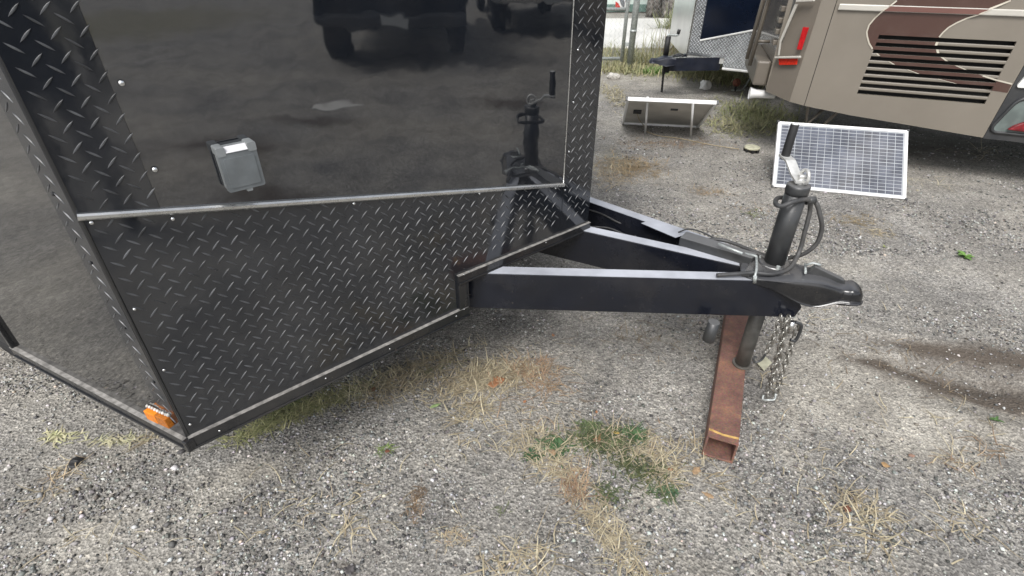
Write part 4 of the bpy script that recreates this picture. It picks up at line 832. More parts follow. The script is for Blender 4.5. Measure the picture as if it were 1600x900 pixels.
jb_ = nf(1130, 100); b = MB(); b.prism([NF.P(sL + .0005, .42), NF.P(jb_[0], .42), NF.P(jb_[0], .31), NF.P(.92, .31), NF.P(.92, tz2(.92) - .001), NF.P(sL + .0005, tz2(sL) - .001)], NF.n * .0025); b.build('tread_plate', M['bgtread'], bt)
b = strip(MB(), NF, (sL, tz2(sL)), (.92, tz2(.92)), .009, .002, .012); b.build('silver_trim', M['steelw'], bt)
b = strip(MB(), NF, (0, .42), (0, 2.3), .010, .002, .014); b.build('nose_bead', M['alu'], bt)
b = strip(MB(), NF, (jb_[0], .315), (.92, .315), .012, .003, .014); b.build('bottom_rail', M['steelw'], bt)
b = MB()
for i in range(0, 27):
    for j in range(0, 60):
        for ds_, dz_, an in ((0, 0, R(42)), (.0175, .0175, R(-42))):
            s_, z_ = .012 + i * .035 + ds_, .33 + j * .035 + dz_
            if (s_ < sL - .01 and z_ > .45) or (s_ < .9 and z_ < tz2(s_) - .02 and z_ > (.45 if s_ < jb_[0] else .33)): bar(b, NF, s_, z_, an, .0036 if s_ < sL else .0026, .0135, .0042, .0025)
b.build('tread_bars', M['bgbar'], bt, kind='stuff')
# its tongue, coupler, jack, chain
t0 = gz(1022, 96, kk); t1 = gz(1128, 93, kk + .03); dd = (t1 - t0) * [1, 1, 0]; dd /= np.linalg.norm(dd); pw = np.array([-dd[1], dd[0], 0])
beamL = gz(1040, 107, .27)
b = MB(); s_a, s_b = gz(1044, 91, kk)[:2], gz(1128, 90, kk)[:2]; a3, b3 = np.array([*s_a, 0]), np.array([*s_b, 0])
b.prism([tuple(a3 + [0, 0, .29]), tuple(b3 + [0, 0, .29]), tuple(b3 + [0, 0, kk]), tuple(a3 + [0, 0, kk])], pw * .05); b.build('tongue_beam', M['navyf'], bt, .004)
b = MB(); b.prism([tuple(a3 + [0, 0, kk + .0005]), tuple(b3 + [0, 0, kk + .0005]), tuple(b3 + pw * .05 + [0, 0, kk + .0005]), tuple(a3 + pw * .05 + [0, 0, kk + .0005])], (0, 0, .003)); b.build('beam_top', M['alu'], bt)
f3 = a3 + np.array([.75, .62, 0]); b = MB(); b.prism([tuple(a3 + pw * .06 + [0, 0, .29]), tuple(f3 + [0, 0, .29]), tuple(f3 + [0, 0, kk]), tuple(a3 + pw * .06 + [0, 0, kk])], pw * .05); b.build('tongue_beam', M['navyf'], bt, .004)
cc = a3 + np.array([.06, .03, 0]); axx = np.array([-.985, -.17, 0]); pxx = np.array([-axx[1], axx[0], 0])
def cs2(t, w, zt2, zb2): c_ = cc + axx * t; return [tuple(c_ + pxx * o_ + [0, 0, z_]) for o_, z_ in ((-w - .008, zb2), (-w, zb2 + .01), (-w, zt2 - .012), (-w * .6, zt2), (w * .6, zt2), (w, zt2 - .012), (w, zb2 + .01), (w + .008, zb2))]
b = MB(); b.loft([cs2(0, .09, kk + .01, kk - .06), cs2(.10, .07, kk + .02, kk - .075), cs2(.17, .045, kk + .0, kk - .055), cs2(.21, .036, kk + .0, kk - .045), cs2(.24, .034, kk + .004, kk - .045), cs2(.262, .016, kk - .02, kk - .046)]); b.build('coupler', M['navyf'], bt, .003)
b = MB(); b.box(tuple(a3 + [0.0, .03, .33]), (.03, 0, 0), (0, .03, 0), (0, 0, .055)); b.build('front_gusset', M['black'], bt)
Jb = gz(1041, 88, kk); VB = Plane((Jb[0] - 1, Jb[1]), (Jb[0] + 1, Jb[1])); vb = lambda u, v: VB.W(u, v)
b = MB(); b.tube([vb(1040, 87), vb(1044.5, 57)], .028, 14); jk2 = b.build('tongue_jack', M['rubber'], bt)
b = MB(); b.tube(bez([vb(1044, 57), vb(1045, 54), vb(1050, 55), vb(1058, 55), vb(1060, 51)], 3), .012, 6); b.build('crank_arm', M['galv'], jk2)
b = MB(); b.tube([vb(1059.5, 53), vb(1061.5, 46)], .018, 8); b.build('crank_grip', M['rubber'], jk2)
b = MB(); b.tube([(Jb[0], Jb[1], .4), (Jb[0], Jb[1], .24)], .020, 10); b.build('jack_leg', M['rubber'], jk2)
b = MB(); b.tube(bez([vb(1037, 88), vb(1042, 94), vb(1052, 96), vb(1062, 90), vb(1068, 86), vb(1062, 84), vb(1052, 87), vb(1046, 90)], 4), .008, 6); b.tube(bez([vb(1046, 92), vb(1049, 101), vb(1054, 100), vb(1053, 94)], 4), .006, 6); b.build('wiring_conduit', M['cable'], bt)
b = MB()
for k in range(14):
    t = k / 13; p = np.array(vb(1037.5, 106)) * (1 - t) + np.array(gz(1034, 142, .01)) * t; w = .012 if k % 2 else .004
    b.box(tuple(p), (w, 0, 0), (0, .016 - w, 0), (0, 0, .022))
b.build('safety_chain', M['rubber'], bt, .004, kind='stuff')
b = MB(); p = np.array([C2[0], C2[1], .3]) + ax2 * .9 - LT * .0; 
for q in (.9, 1.7):
    c = np.array([C2[0], C2[1], .3]) + ax2 * q + pxx * .0 + np.array([-.1, .25, 0]); rg = []
    for o2, r_ in ((-.09, .2), (-.09, .30), (.09, .30), (.09, .2)):
        rg.append([tuple(c + np.array([-ax2[1], ax2[0], 0]) * o2 + ax2 * r_ * math.cos(k / 16 * 2 * math.pi) + np.array([0, 0, r_ * math.sin(k / 16 * 2 * math.pi)])) for k in range(16)])
    MB().loft(rg).build('wheel', M['tyre'], bt)

# ------------------------------------------------------------------ gate and fence
gp = gz(983, 106); fence = thing('chain_link_fence', 'galvanised chain link fence with a thick terminal post beside the road', 'fence', tuple(gp))
FP2 = Plane(gp, gp + np.array([1, .03, 0]))
b = MB(); b.tube([tuple(gp - [0, 0, .02]), (gp[0], gp[1], 2.3)], .042, 16); b.build('post', M['galv'], fence)
for z_ in (.45, 1.0, 1.5):
    MB().tube([(gp[0], gp[1], z_), (gp[0], gp[1], z_ + .025)], .047, 16).build('tension_band', M['galv'], fence)
def chainlink(x0, x1, z0, z1, par, pt=.06):
    b = MB(); n = int((x1 - x0) / pt)
    for i in range(n + 1):
        pts = []; z = z0; k = 0
        while z <= z1: pts.append(FP2.P(x0 + i * pt + (pt * .5 if k % 2 else 0) , z, .004 if k % 2 else -.004)); z += pt * .52; k += 1
        b.tube(pts, .0016, 3, cap=False, smooth=False)
    return b.build('chain_link_mesh', M['galv'], par, kind='stuff', fix=False)
chainlink(.05, 3.2, .06, 1.9, fence)
MB().tube([FP2.P(0, 1.9), FP2.P(3.3, 1.9)], .02, 8).build('top_rail', M['galv'], fence)
gpl = gz(970, 99); gate = thing('chain_link_gate', 'galvanised gate with tubular frame left of the thick fence post', 'gate', FP2.P(-.10, 0))
b = MB(); b.tube([FP2.P(-.115, .08), FP2.P(-.115, 1.9)], .024, 10); b.build('gate_upright', M['galv'], gate)
for z_ in (.12, .72, 1.88):
    MB().tube([FP2.P(-.14, z_), FP2.P(-1.9, z_)], .022, 10).build('gate_rail', M['galv'], gate)
MB().tube([FP2.P(-1.9, .08), FP2.P(-1.9, 1.9)], .024, 10).build('gate_upright', M['galv'], gate)
for z_ in (.3, 1.1): MB().box(FP2.P(-.06, z_), FP2.e * .06, FP2.n * .012, (0, 0, .02)).build('hinge', M['galv'], gate, .003)
chainlink(-1.88, -.15, .12, 1.88, gate)

# ------------------------------------------------------------------ across the road
wy = 14.6
wall = thing('building', 'pale mint wall with a dark green base strip across the road', 'building', (4, wy, 0))
b = MB(); b.box((4, wy + .15, 1.9), (14, 0, 0), (0, .15, 0), (0, 0, 1.72)); b.build('wall', M['wallmint'], wall)
b = MB(); b.box((4, wy + .14, .10), (14, 0, 0), (0, .17, 0), (0, 0, .0799)); b.build('base_strip', M['wallbase'], wall)
for x_ in (4.55, 5.3, 6.3, 7.2): MB().box((x_, wy - .02, 1.9), (.07, 0, 0), (0, .03, 0), (0, 0, 1.7)).build('pilaster', M['steelw'], wall)
sgP = Plane((0, wy - .02), (1, wy - .02)); sgn = thing('mural_sign', 'red black and grey graphic banner on the pale wall', 'sign', (2.8, wy, 0))
q = lambda u, v: sgP.at(u, v)
b = MB(); (s0, z0), (s1, z1) = q(961, 17), q(986, -14); b.prism([sgP.P(s0, z0), sgP.P(s1, z0), sgP.P(s1, z1), sgP.P(s0, z1)], sgP.n * .02); b.build('board', M['steelw'], sgn)
M['signred'] = mat('sign_red', (.5, .04, .03), .6); M['signgrey'] = mat('sign_grey', (.15, .16, .17), .6)
def sg(pts, mm, nm): MB().prism([sgP.P(*q(u, v), .021) for u, v in pts], sgP.n * .004).build(nm, M[mm], sgn)
sg(((961.5, 2), (966, 5), (969, 11), (967, 16.5), (961.5, 16.5)), 'signred', 'red_shape'); sg(((967, -8), (972, -8), (976, 4), (975, 13), (971, 9), (968, 1)), 'signgrey', 'grey_shape'); sg(((978, -6), (984, -2), (981, 3), (984, 12), (980, 8), (977, 3)), 'black', 'dark_shape')
# shaggy trunks
for (u, v, w_, lab) in ((1020, 26, .22, 'shaggy grey palm trunk just right of the fence post, across the road'), (1044, 27, .24, 'second shaggy grey palm trunk, nearer the silver trailer'), (1066, 24, .2, 'third shaggy grey palm trunk, seen beside the silver trailer nose')):
    c = gz(u, v); pt_ = thing('palm_tree', lab, 'tree', tuple(c), 'shaggy palms across the road')
    b = MB(); b.tube([tuple(c + [0, 0, z_]) for z_ in (-.02, .5, 1.5, 3.0)], [w_ * .8, w_ * .75, w_ * .6, w_ * .5], 12); tr = b.build('trunk', M['bark'], pt_)
    b = MB()
    for k in range(260):
        a_ = random.uniform(0, 6.28); z_ = random.uniform(.15, 3.0); r_ = w_ * .75; L_ = random.uniform(.15, .4); dx, dy = math.cos(a_), math.sin(a_); tx, ty = -dy * .02, dx * .02
        b.add([(c[0] + dx * r_ * .8 + tx, c[1] + dy * r_ * .8 + ty, z_), (c[0] + dx * r_ * .8 - tx, c[1] + dy * r_ * .8 - ty, z_), (c[0] + dx * (r_ + .07), c[1] + dy * (r_ + .07), max(.0, z_ - L_))], [(0, 1, 2)])
    b.build('hanging_bark', M['bark'], pt_, kind='stuff', fix=False)
    b = MB()
    for k in range(22):
        a_ = k * 2.4; el = random.uniform(-.3, 1.0); dv = np.array([math.cos(a_) * math.cos(el), math.sin(a_) * math.cos(el), math.sin(el)]); prev = c + [0, 0, 3.0]; sd2 = np.array([-math.sin(a_), math.cos(a_), 0]) * .12; vs = []
        for t in range(6): pnt = prev + dv * t * .28 + np.array([0, 0, -.05 * t * t]); wdt = sd2 * (1 - abs(t - 2) / 4.0); vs += [tuple(pnt + wdt), tuple(pnt - wdt)]
        b.add(vs, [(2 * t, 2 * t + 1, 2 * t + 3, 2 * t + 2) for t in range(5)])
    b.build('crown', M['frond'], pt_, fix=False)

# ------------------------------------------------------------------ small things on the ground
def rock(name, lab, cat, u, v, r, m, seed, flat=.6):
    g = random.Random(seed); c = gz(u, v); bm = bmesh.new(); bmesh.ops.create_icosphere(bm, subdivisions=2, radius=r)
    for vv in bm.verts: vv.co *= g.uniform(.72, 1.2); vv.co.z *= flat
    me = bpy.data.meshes.new(name); bm.to_mesh(me); bm.free(); me.materials.append(m); o = bpy.data.objects.new(name, me); COL.objects.link(o); o.location = (c[0], c[1], float(gheight(c[0], c[1])) + r * flat * .6); return tag(o, lab, cat)
rock('stone', 'pale broken stone at the foot of the gate', 'stone', 958, 123, .075, M['stone'], 3)
rock('crumpled_rag', 'crumpled white rag in the weeds under the silver trailer tongue', 'rag', 1101, 139, .065, M['cloth'], 5, 1.0)
rock('stone', 'small white stone near the bottom left corner', 'stone', 12, 733, .010, M['stone'], 8)
rock('stone', 'white stone left of the fallen tan leaf below the rusty tube', 'stone', 1050, 868, .007, M['stone'], 9)
rock('stone', 'large dark clod beside the dried weed stems at lower left', 'stone', 118, 722, .022, M['rubber'], 10, .4)
cpos = gz(1174, 236); capr = .062
cap = thing('utility_cap', 'round pale yellowish plastic cap on the gravel left of the tilted solar panel', 'cap', tuple(cpos))
MB().tube([tuple(cpos + [0, 0, z_]) for z_ in (.022, .036, .040)], [capr, capr, capr * .85], 20).build('lid', M['lime'], cap)
for k in range(7): a_ = k * .9; MB().box(tuple(cpos + [capr * .85 * math.cos(a_), capr * .85 * math.sin(a_), .010]), (.009, 0, 0), (0, .009, 0), (0, 0, .014)).build('foot', M['rubber'], cap)
bp_ = gz(1148, 143); ballt = thing('ball_stand', 'rust red ball on a bent metal bar beside the motorhome exhaust', 'stand', tuple(bp_))
bm = bmesh.new(); bmesh.ops.create_uvsphere(bm, u_segments=18, v_segments=12, radius=.045); me = bpy.data.meshes.new('ball'); bm.to_mesh(me); bm.free(); me.materials.append(M['rustball']); me.polygons.foreach_set('use_smooth', [True] * len(me.polygons))
o = bpy.data.objects.new('ball', me); COL.objects.link(o); o.parent = ballt; o.location = (0, 0, .10)
MB().tube(bez([tuple(bp_ + [-.04, 0, .015]), tuple(bp_ + [.03, .0, .012]), tuple(bp_ + [.12, .05, .03]), tuple(bp_ + [.22, .10, .24])], 4), .009, 6).build('bar', M['galv'], ballt)
MB().tube([tuple(bp_ + [0, 0, .005]), tuple(bp_ + [0, 0, .06])], .014, 8).build('stem', M['rubber'], ballt)
tg = gz(1195, 570); b = MB(); b.prism([tuple(gz(u, v, .012)) for u, v in ((1183, 568), (1196, 558), (1206, 567), (1194, 580))], (0, 0, .003)); o = b.build('card_tag', M['lime'], None, .0005); tag(o, 'small beige ribbed tag lying beneath the dangling safety chains', 'tag')

# leaves
def leaf(u, v, L_, W, col, rot, lab, jag=.0, curl=.25, grp=None):
    c = gz(u, v); n = 9; vs = []; g = random.Random(int(u * 7 + v)); ca, sa = math.cos(rot), math.sin(rot)
    for i in range(n):
        t = i / (n - 1); w = W * math.sin(math.pi * min(.98, t ** .8 + .02)) * (1 + jag * g.uniform(-1, .6)); x = (t - .5) * L_; z = .006 + curl * L_ * (abs(t - .5) ** 2) * 1.2
        for sgn in (-1, 0, 1): xx, yy, zz = x, sgn * w, z + abs(sgn) * w * .35 * (1 + .5 * g.random()); vs.append((xx * ca - yy * sa, xx * sa + yy * ca, zz))
    fs = []
    for i in range(n - 1): fs += [(3 * i, 3 * i + 1, 3 * i + 4, 3 * i + 3), (3 * i + 1, 3 * i + 2, 3 * i + 5, 3 * i + 4)]
    me = bpy.data.meshes.new('fallen_leaf'); me.from_pydata(vs, [], fs); me.update(); me.polygons.foreach_set('use_smooth', [True] * len(fs)); a = me.color_attributes.new('Col', 'FLOAT_COLOR', 'POINT'); a.data.foreach_set('color', list(col + (1,)) * len(vs)); me.materials.append(M['leaf'])
    o = bpy.data.objects.new('fallen_leaf', me); COL.objects.link(o); o.location = (c[0], c[1], float(gheight(c[0], c[1])) + .002); md = o.modifiers.new('thick', 'SOLIDIFY'); md.thickness = .0006; tag(o, lab, 'leaf', grp); return o
tan, ora, brn, gre, yel = (.50, .34, .20), (.46, .22, .11), (.24, .10, .06), (.34, .46, .20), (.62, .44, .14)
leaf(961, 679, .030, .006, yel, 2.8, 'narrow yellow leaf lying on top of the green weed patch')
leaf(1088, 737, .042, .013, tan, .8, 'pale tan curled leaf just below left of the rusty tube end', .4)
leaf(1105, 775, .040, .012, tan, 2.5, 'tan leaf below the rusty tube, lower of the pair', .5)
leaf(1047, 735, .020, .007, ora, .2, 'small orange leaf right of the green weed patch', .2)
leaf(681, 636, .046, .008, gre, .55, 'long pale green leaf alone on the gravel below the trailer rail')
leaf(584, 611, .028, .010, brn, 1.4, 'dark red brown leaf in the shade beneath the trailer rail', .3)
leaf(780, 597, .055, .024, ora, .5, 'large orange brown leaf in the dry grass below the tongue', .5)
leaf(770, 603, .040, .018, ora, 1.8, 'orange leaf half under the larger orange brown leaf', .5)
leaf(934, 690, .045, .018, ora, 1.0, 'rusty orange leaf in the middle of the weed patch', .5)
leaf(1383, 728, .028, .011, (.52, .33, .16), -.6, 'curled tan leaf alone on the dusty gravel at right', .1, .8)
leaf(1425, 712, .024, .008, (.42, .26, .19), .1, 'pinkish brown leaf above right of the curled tan leaf')
leaf(1323, 796, .030, .013, brn, .9, 'brown leaf at the upper left of the straw tangle at right', .3)
leaf(864, 525, .022, .008, ora, 1.7, 'small orange leaf under the middle of the near tongue beam', .3)
leaf(932, 645, .016, .005, ora, 1.5, 'tiny orange leaf above the green weed patch')
leaf(820, 630, .018, .006, ora, 1.1, 'tiny orange leaf below the dry grass under the tongue')
leaf(738, 675, .014, .006, (.42, .50, .56), .0, 'small bluish grey scrap on the gravel below the green leaf')
leaf(606, 707, .018, .008, brn, .2, 'brown leaf beside the small green sprig in the foreground', .2)
leaf(862, 712, .030, .012, tan, 2.4, 'tan leaf at the left edge of the weed patch', .4)
leaf(548, 893, .03, .016, (.12, .11, .11), .9, 'dark leaf at the bottom edge of the picture', .4)

# blades: dry straw and green weeds
def blades(name, patches, m, label, cat, seed, kind='stuff'):
    g = np.random.default_rng(seed); Vs, Cs = [], []
    for (u, v, ru, rv, ang, n, l0, l1, w, lift, c0_, c1_) in patches:
        c = gz(u, v); a = g.normal(0, .45, n) * ru; b_ = g.normal(0, .45, n) * rv; ca, sa = math.cos(ang), math.sin(ang)
        x = c[0] + a * ca - b_ * sa; y = c[1] + a * sa + b_ * ca; z = gheight(x, y) + .002
        L_ = g.uniform(l0, l1, n); az = g.uniform(0, 6.28, n); el = np.abs(g.normal(0, 1, n)) * lift; bend = g.uniform(-.9, .9, n); wv = w * g.uniform(.6, 1.3, n); pts = []
        p = np.stack([x, y, z], -1); K = 5
        for k in range(K):
            wk = wv * (1 - (k / (K - 1)) ** 2 * .85); sdv = np.stack([-np.sin(az), np.cos(az), np.zeros(n)], -1) * wk[:, None]; pts += [p + sdv, p - sdv]
            st = (L_ / (K - 1))[:, None] * np.stack([np.cos(az) * np.cos(el), np.sin(az) * np.cos(el), np.sin(el)], -1); p = p + st; p[:, 2] = np.maximum(p[:, 2], gheight(p[:, 0], p[:, 1]) + .0015); az = az + bend * .35; el = el - .22 * np.abs(g.normal(1, .5, n)) * (1 if lift < .6 else .5)
        Vs.append(np.stack(pts, 1)); t = g.random((n, 1)); Cs.append((np.array(c0_) * (1 - t) + np.array(c1_) * t) * g.uniform(.7, 1.2, (n, 1)))
    F = [(2 * k, 2 * k + 1, 2 * k + 3, 2 * k + 2) for k in range(4)]
    return soup(name, np.concatenate(Vs), F, np.concatenate(Cs), m, kind, label, cat)
st0, st1, gn0, gn1, or0, or1, br0 = (.62, .55, .38), (.36, .29, .19), (.06, .09, .04), (.16, .19, .08), (.34, .22, .14), (.44, .32, .20), (.17, .12, .08)
P = []
def add(u, v, ru, rv, ang, n, l0=.03, l1=.10, w=.0015, lift=.42, a=st0, b_=st1): P.append((u, v, ru * 1.15, rv * 1.3, ang, int(n * .55) if w < .00151 else n, l0, l1, w, lift, a, b_))
add(640, 600, .2, .05, .6, 160, .03, .09, .0018); add(850, 600, .1, .08, .2, 160, a=or0, b_=or1); add(760, 575, .2, .06, .3, 140, .04, .10, .0018); add(1010, 715, .1, .06, -.3, 60, .04, .09, .0018); add(780, 590, .16, .07, .2, 620); add(830, 575, .14, .06, .2, 300, a=or0, b_=or1); add(720, 600, .16, .05, .5, 420); add(740, 640, .10, .06, .3, 260); add(690, 560, .16, .04, .5, 260)
add(620, 590, .14, .05, .65, 300); add(560, 610, .14, .03, .65, 300, a=st0, b_=(.28, .29, .14)); add(500, 630, .14, .03, .65, 300, .025, .08, .0016, .3, (.50, .46, .26), (.28, .30, .13)); add(430, 655, .12, .03, .65, 300, .025, .08, .0016, .3, (.46, .44, .24), (.25, .28, .12)); add(385, 678, .08, .02, .65, 120, .02, .07, .0016, .3, (.46, .44, .24), (.22, .25, .1))
add(830, 690, .10, .06, 0, 240); add(870, 730, .09, .05, -.7, 260); add(900, 760, .05, .04, -.9, 160, a=or0, b_=or1); add(925, 800, .05, .07, .5, 140); add(955, 845, .045, .09, .55, 220, .04, .10, .0012); add(985, 885, .04, .08, .6, 120, .04, .09); add(830, 875, .07, .05, 0, 36, .06, .13, .0021); add(790, 890, .06, .03, 0, 16, .06, .12, .0021)
add(1010, 700, .12, .07, -.3, 260); add(1050, 740, .06, .05, 0, 120); add(940, 690, .14, .06, 0, 260); add(1090, 700, .05, .05, 0, 60)
add(1355, 795, .09, .05, -.3, 110, .03, .09, .0016); add(1345, 825, .07, .06, 0, 30, .07, .13, .0021); add(1420, 840, .12, .05, 0, 14, .05, .11, .0018); add(1500, 800, .10, .03, 0, 16, .05, .10, .0018); add(1130, 765, .08, .06, 0, 18, .05, .10, .0018); add(1210, 600, .08, .06, 0, 10, .04, .09, .0017); add(1490, 715, .08, .05, 0, 60, a=st0, b_=or0); add(1550, 700, .1, .05, 0, 40, a=st1, b_=or0); add(1500, 830, .1, .02, 0, 14)
add(650, 790, .03, .05, 0, 160, .015, .04, .001, .3, or1, br0); add(655, 770, .02, .03, 0, 90, .01, .03, .001, .3, br0, br0); add(710, 840, .05, .03, 0, 130, .015, .04, .001, .3, or1, st0); add(545, 830, .035, .05, 0, 22, .05, .09, .0018); add(565, 770, .03, .03, 0, 8, .05, .08, .0018); add(735, 690, .1, .04, 0, 16, .04, .08, .0017); add(430, 800, .2, .08, 0, 14, .04, .09, .0017)
add(95, 683, .05, .02, -.1, 60, .02, .05, .0034, .4, (.55, .56, .30), (.62, .56, .38)); add(180, 688, .12, .007, 0, 70, .02, .05, .0026, .3, (.52, .52, .32), st0); add(100, 740, .03, .06, 0, 60, a=or1, b_=st0); add(240, 685, .06, .01, .3, 40); add(80, 770, .1, .03, .4, 16, .05, .1)
add(1000, 520, .3, .15, 0, 160, a=st1, b_=br0); add(1380, 560, .3, .12, -.4, 120, a=st1, b_=br0); add(1300, 480, .4, .2, 0, 70); add(1250, 700, .4, .2, 0, 70); add(500, 780, .5, .15, 0, 60); add(1450, 650, .4, .1, -.3, 60); add(850, 640, .3, .1, 0, 80, a=st0, b_=or0); add(1250, 830, .3, .1, 0, 40); add(200, 850, .3, .1, 0, 30)
blades('dry_straw', P, M['straw'], 'dry straw and dead grass scattered over the gravel', 'straw', 21)
P = []
add(990, 262, .22, .22, 0, 520, .04, .10, .0022, .4, or1, (.46, .36, .2)); add(950, 270, .12, .3, 0, 260, .04, .09, .002, .4, or1, st0); add(1105, 300, .12, .08, 0, 110, .03, .07, .0018, .35, st1, or1); add(1180, 330, .2, .1, 0, 40, .03, .07, .0018, .35, or1, st1); add(1340, 348, .16, .10, 0, 130, .03, .08, .0018, .3, (.35, .28, .16), st1); add(1375, 365, .12, .06, 0, 60, .03, .07, .0018, .3)
add(1180, 180, .38, .45, 0, 1100, .06, .15, .0042, .6, (.46, .43, .24), (.27, .31, .13)); add(1150, 200, .3, .25, 0, 420, .06, .13, .0042, .5, (.5, .45, .28), (.3, .32, .15)); add(1200, 200, .25, .2, 0, 200, .06, .12, .0042, .5, (.5, .45, .28), (.3, .32, .15))
add(960, 150, .15, .5, 0, 300, .06, .14, .003, .5, st0, (.3, .27, .13)); add(1040, 225, .5, .12, 0, 240, .04, .09, .0022, .3, st1, or0); add(1070, 190, .3, .05, 0, 160, .03, .08, .003, .5, st1, br0)
add(1530, 240, .3, .15, 0, 20, .1, .25, .0025, .4, st0, st0); add(1430, 285, .4, .1, 0, 24, .08, .2, .0022, .3, st0, st0); add(1280, 250, .2, .2, 0, 20, .05, .12)
blades('background_dry_grass', P, M['straw'], 'dry brown and olive grass between the solar panels and trailers', 'grass', 22)
P = []
for u, v, ru, rv, n, l in ((1015, 98, .45, .3, 900, .24), (1000, 112, .7, .3, 700, .14), (960, 108, .4, .3, 400, .13), (1110, 118, .5, .35, 900, .14), (1085, 104, .5, .5, 600, .16), (1150, 130, .4, .2, 300, .14), (960, 85, .5, .6, 400, .2), (1060, 78, .6, .3, 300, .4)):
    add(u, v, ru, rv, 0, n, l * .4, l, .0055, .95, (.50, .45, .27), (.26, .29, .13))
add(1022, 113, .16, .12, 0, 420, .04, .10, .005, .8, (.12, .30, .04), (.10, .22, .03)); add(1043, 85, .15, .1, 0, 70, .3, .55, .004, 1.3, (.42, .36, .2), st1); add(1055, 45, .3, .2, 0, 200, .2, .5, .01, 1.2, (.35, .36, .2), (.22, .25, .1))
blades('fence_weeds', P, M['straw'], 'tall weeds and green tufts along the fence and under the silver trailer', 'weeds', 23)
P = []
add(940, 690, .10, .05, 0, 600, .014, .05, .0018, .6, gn0, gn1); add(870, 700, .05, .035, 0, 260, .012, .035, .0022, .4, (.05, .12, .045), (.10, .18, .07)); add(830, 712, .03, .02, 0, 90, .01, .03, .0022, .4, (.05, .11, .045), (.08, .14, .06)); add(990, 680, .045, .035, 0, 280, .012, .035, .0018, .5, (.06, .14, .05), (.12, .19, .09)); add(920, 665, .04, .02, 0, 130, .012, .03, .0018, .5, (.12, .19, .08), (.22, .26, .12))
add(1000, 730, .10, .05, -.4, 340, .014, .045, .0018, .5, gn0, (.14, .15, .06)); add(1040, 768, .035, .03, 0, 110, .012, .035, .0018, .4, (.07, .13, .06), gn1); add(950, 770, .04, .03, 0, 110, .012, .035, .0016, .4, gn0, gn1); add(600, 702, .028, .012, .4, 70, .012, .04, .0014, .5, (.16, .26, .06), (.3, .38, .12)); add(780, 800, .03, .02, 0, 20, .01, .03, .0014, .4, gn1, gn1)
add(460, 630, .10, .02, .65, 160, .01, .035, .0012, .4, (.10, .15, .05), (.22, .25, .10)); add(680, 576, .12, .015, .5, 90, .012, .035, .0012, .4, (.2, .26, .1), (.34, .36, .14)); add(1180, 335, .1, .05, 0, 30, .02, .04, .003, .4, gn1, gn1)
blades('green_weeds', P, M['straw'], 'low green weeds growing through the gravel and along the trailer rail', 'weeds', 24)
def weed(u, v, r, n, lab, seed, c0_, c1_):
    g = random.Random(seed); c = gz(u, v); root = thing('weed_plant', lab, 'weed', (c[0], c[1], float(gheight(c[0], c[1]))))
    for k in range(n):
        a_ = g.uniform(0, 6.28); L_ = r * g.uniform(.6, 1.1); el = g.uniform(.15, .9); b = MB(); vs = []
        for i in range(6):
            t = i / 5; w = L_ * .2 * math.sin(math.pi * (t * .9 + .08)); x = L_ * t * math.cos(el - t * .6); z = L_ * t * math.sin(el) * (1 - .45 * t) + .003
            for sg_ in (-1, 0, 1): vs.append((c[0] + x * math.cos(a_) - sg_ * w * math.sin(a_), c[1] + x * math.sin(a_) + sg_ * w * math.cos(a_), root.location.z + z + abs(sg_) * w * .3))
        b.add(vs, [(3 * i + j, 3 * i + j + 1, 3 * i + j + 4, 3 * i + j + 3) for i in range(5) for j in (0, 1)], True); o = b.build('leaf', M['leaf'], root, fix=False)
        cc_ = [c0_[q] * (1 - k / n) + c1_[q] * k / n for q in range(3)]; at_ = o.data.color_attributes.new('Col', 'FLOAT_COLOR', 'POINT'); at_.data.foreach_set('color', (cc_ + [1]) * len(vs))
weed(1507, 401, .06, 12, 'bright green weed alone on the gravel at the right', 31, (.14, .30, .05), (.22, .38, .1))
weed(1550, 663, .026, 12, 'small dark green weed at the edge of the dirt hollow', 32, (.07, .16, .04), (.12, .22, .06))
weed(1382, 388, .022, 5, 'tiny yellow green sprout below the brownish grass at right', 33, (.3, .34, .1), (.25, .3, .1))
weed(875, 700, .03, 11, 'broad leaved green weed at the left of the weed patch', 34, (.05, .13, .05), (.09, .17, .07))
weed(1053, 768, .024, 10, 'grey green clover like weed at the lower right of the weed patch', 35, (.10, .18, .10), (.06, .13, .06))
weed(832, 714, .024, 9, 'dark green weed left of the weed patch on bare gravel', 36, (.04, .10, .04), (.06, .12, .05))
weed(995, 682, .026, 14, 'feathery green weed behind the yellow leaf', 37, (.06, .14, .05), (.12, .2, .08))

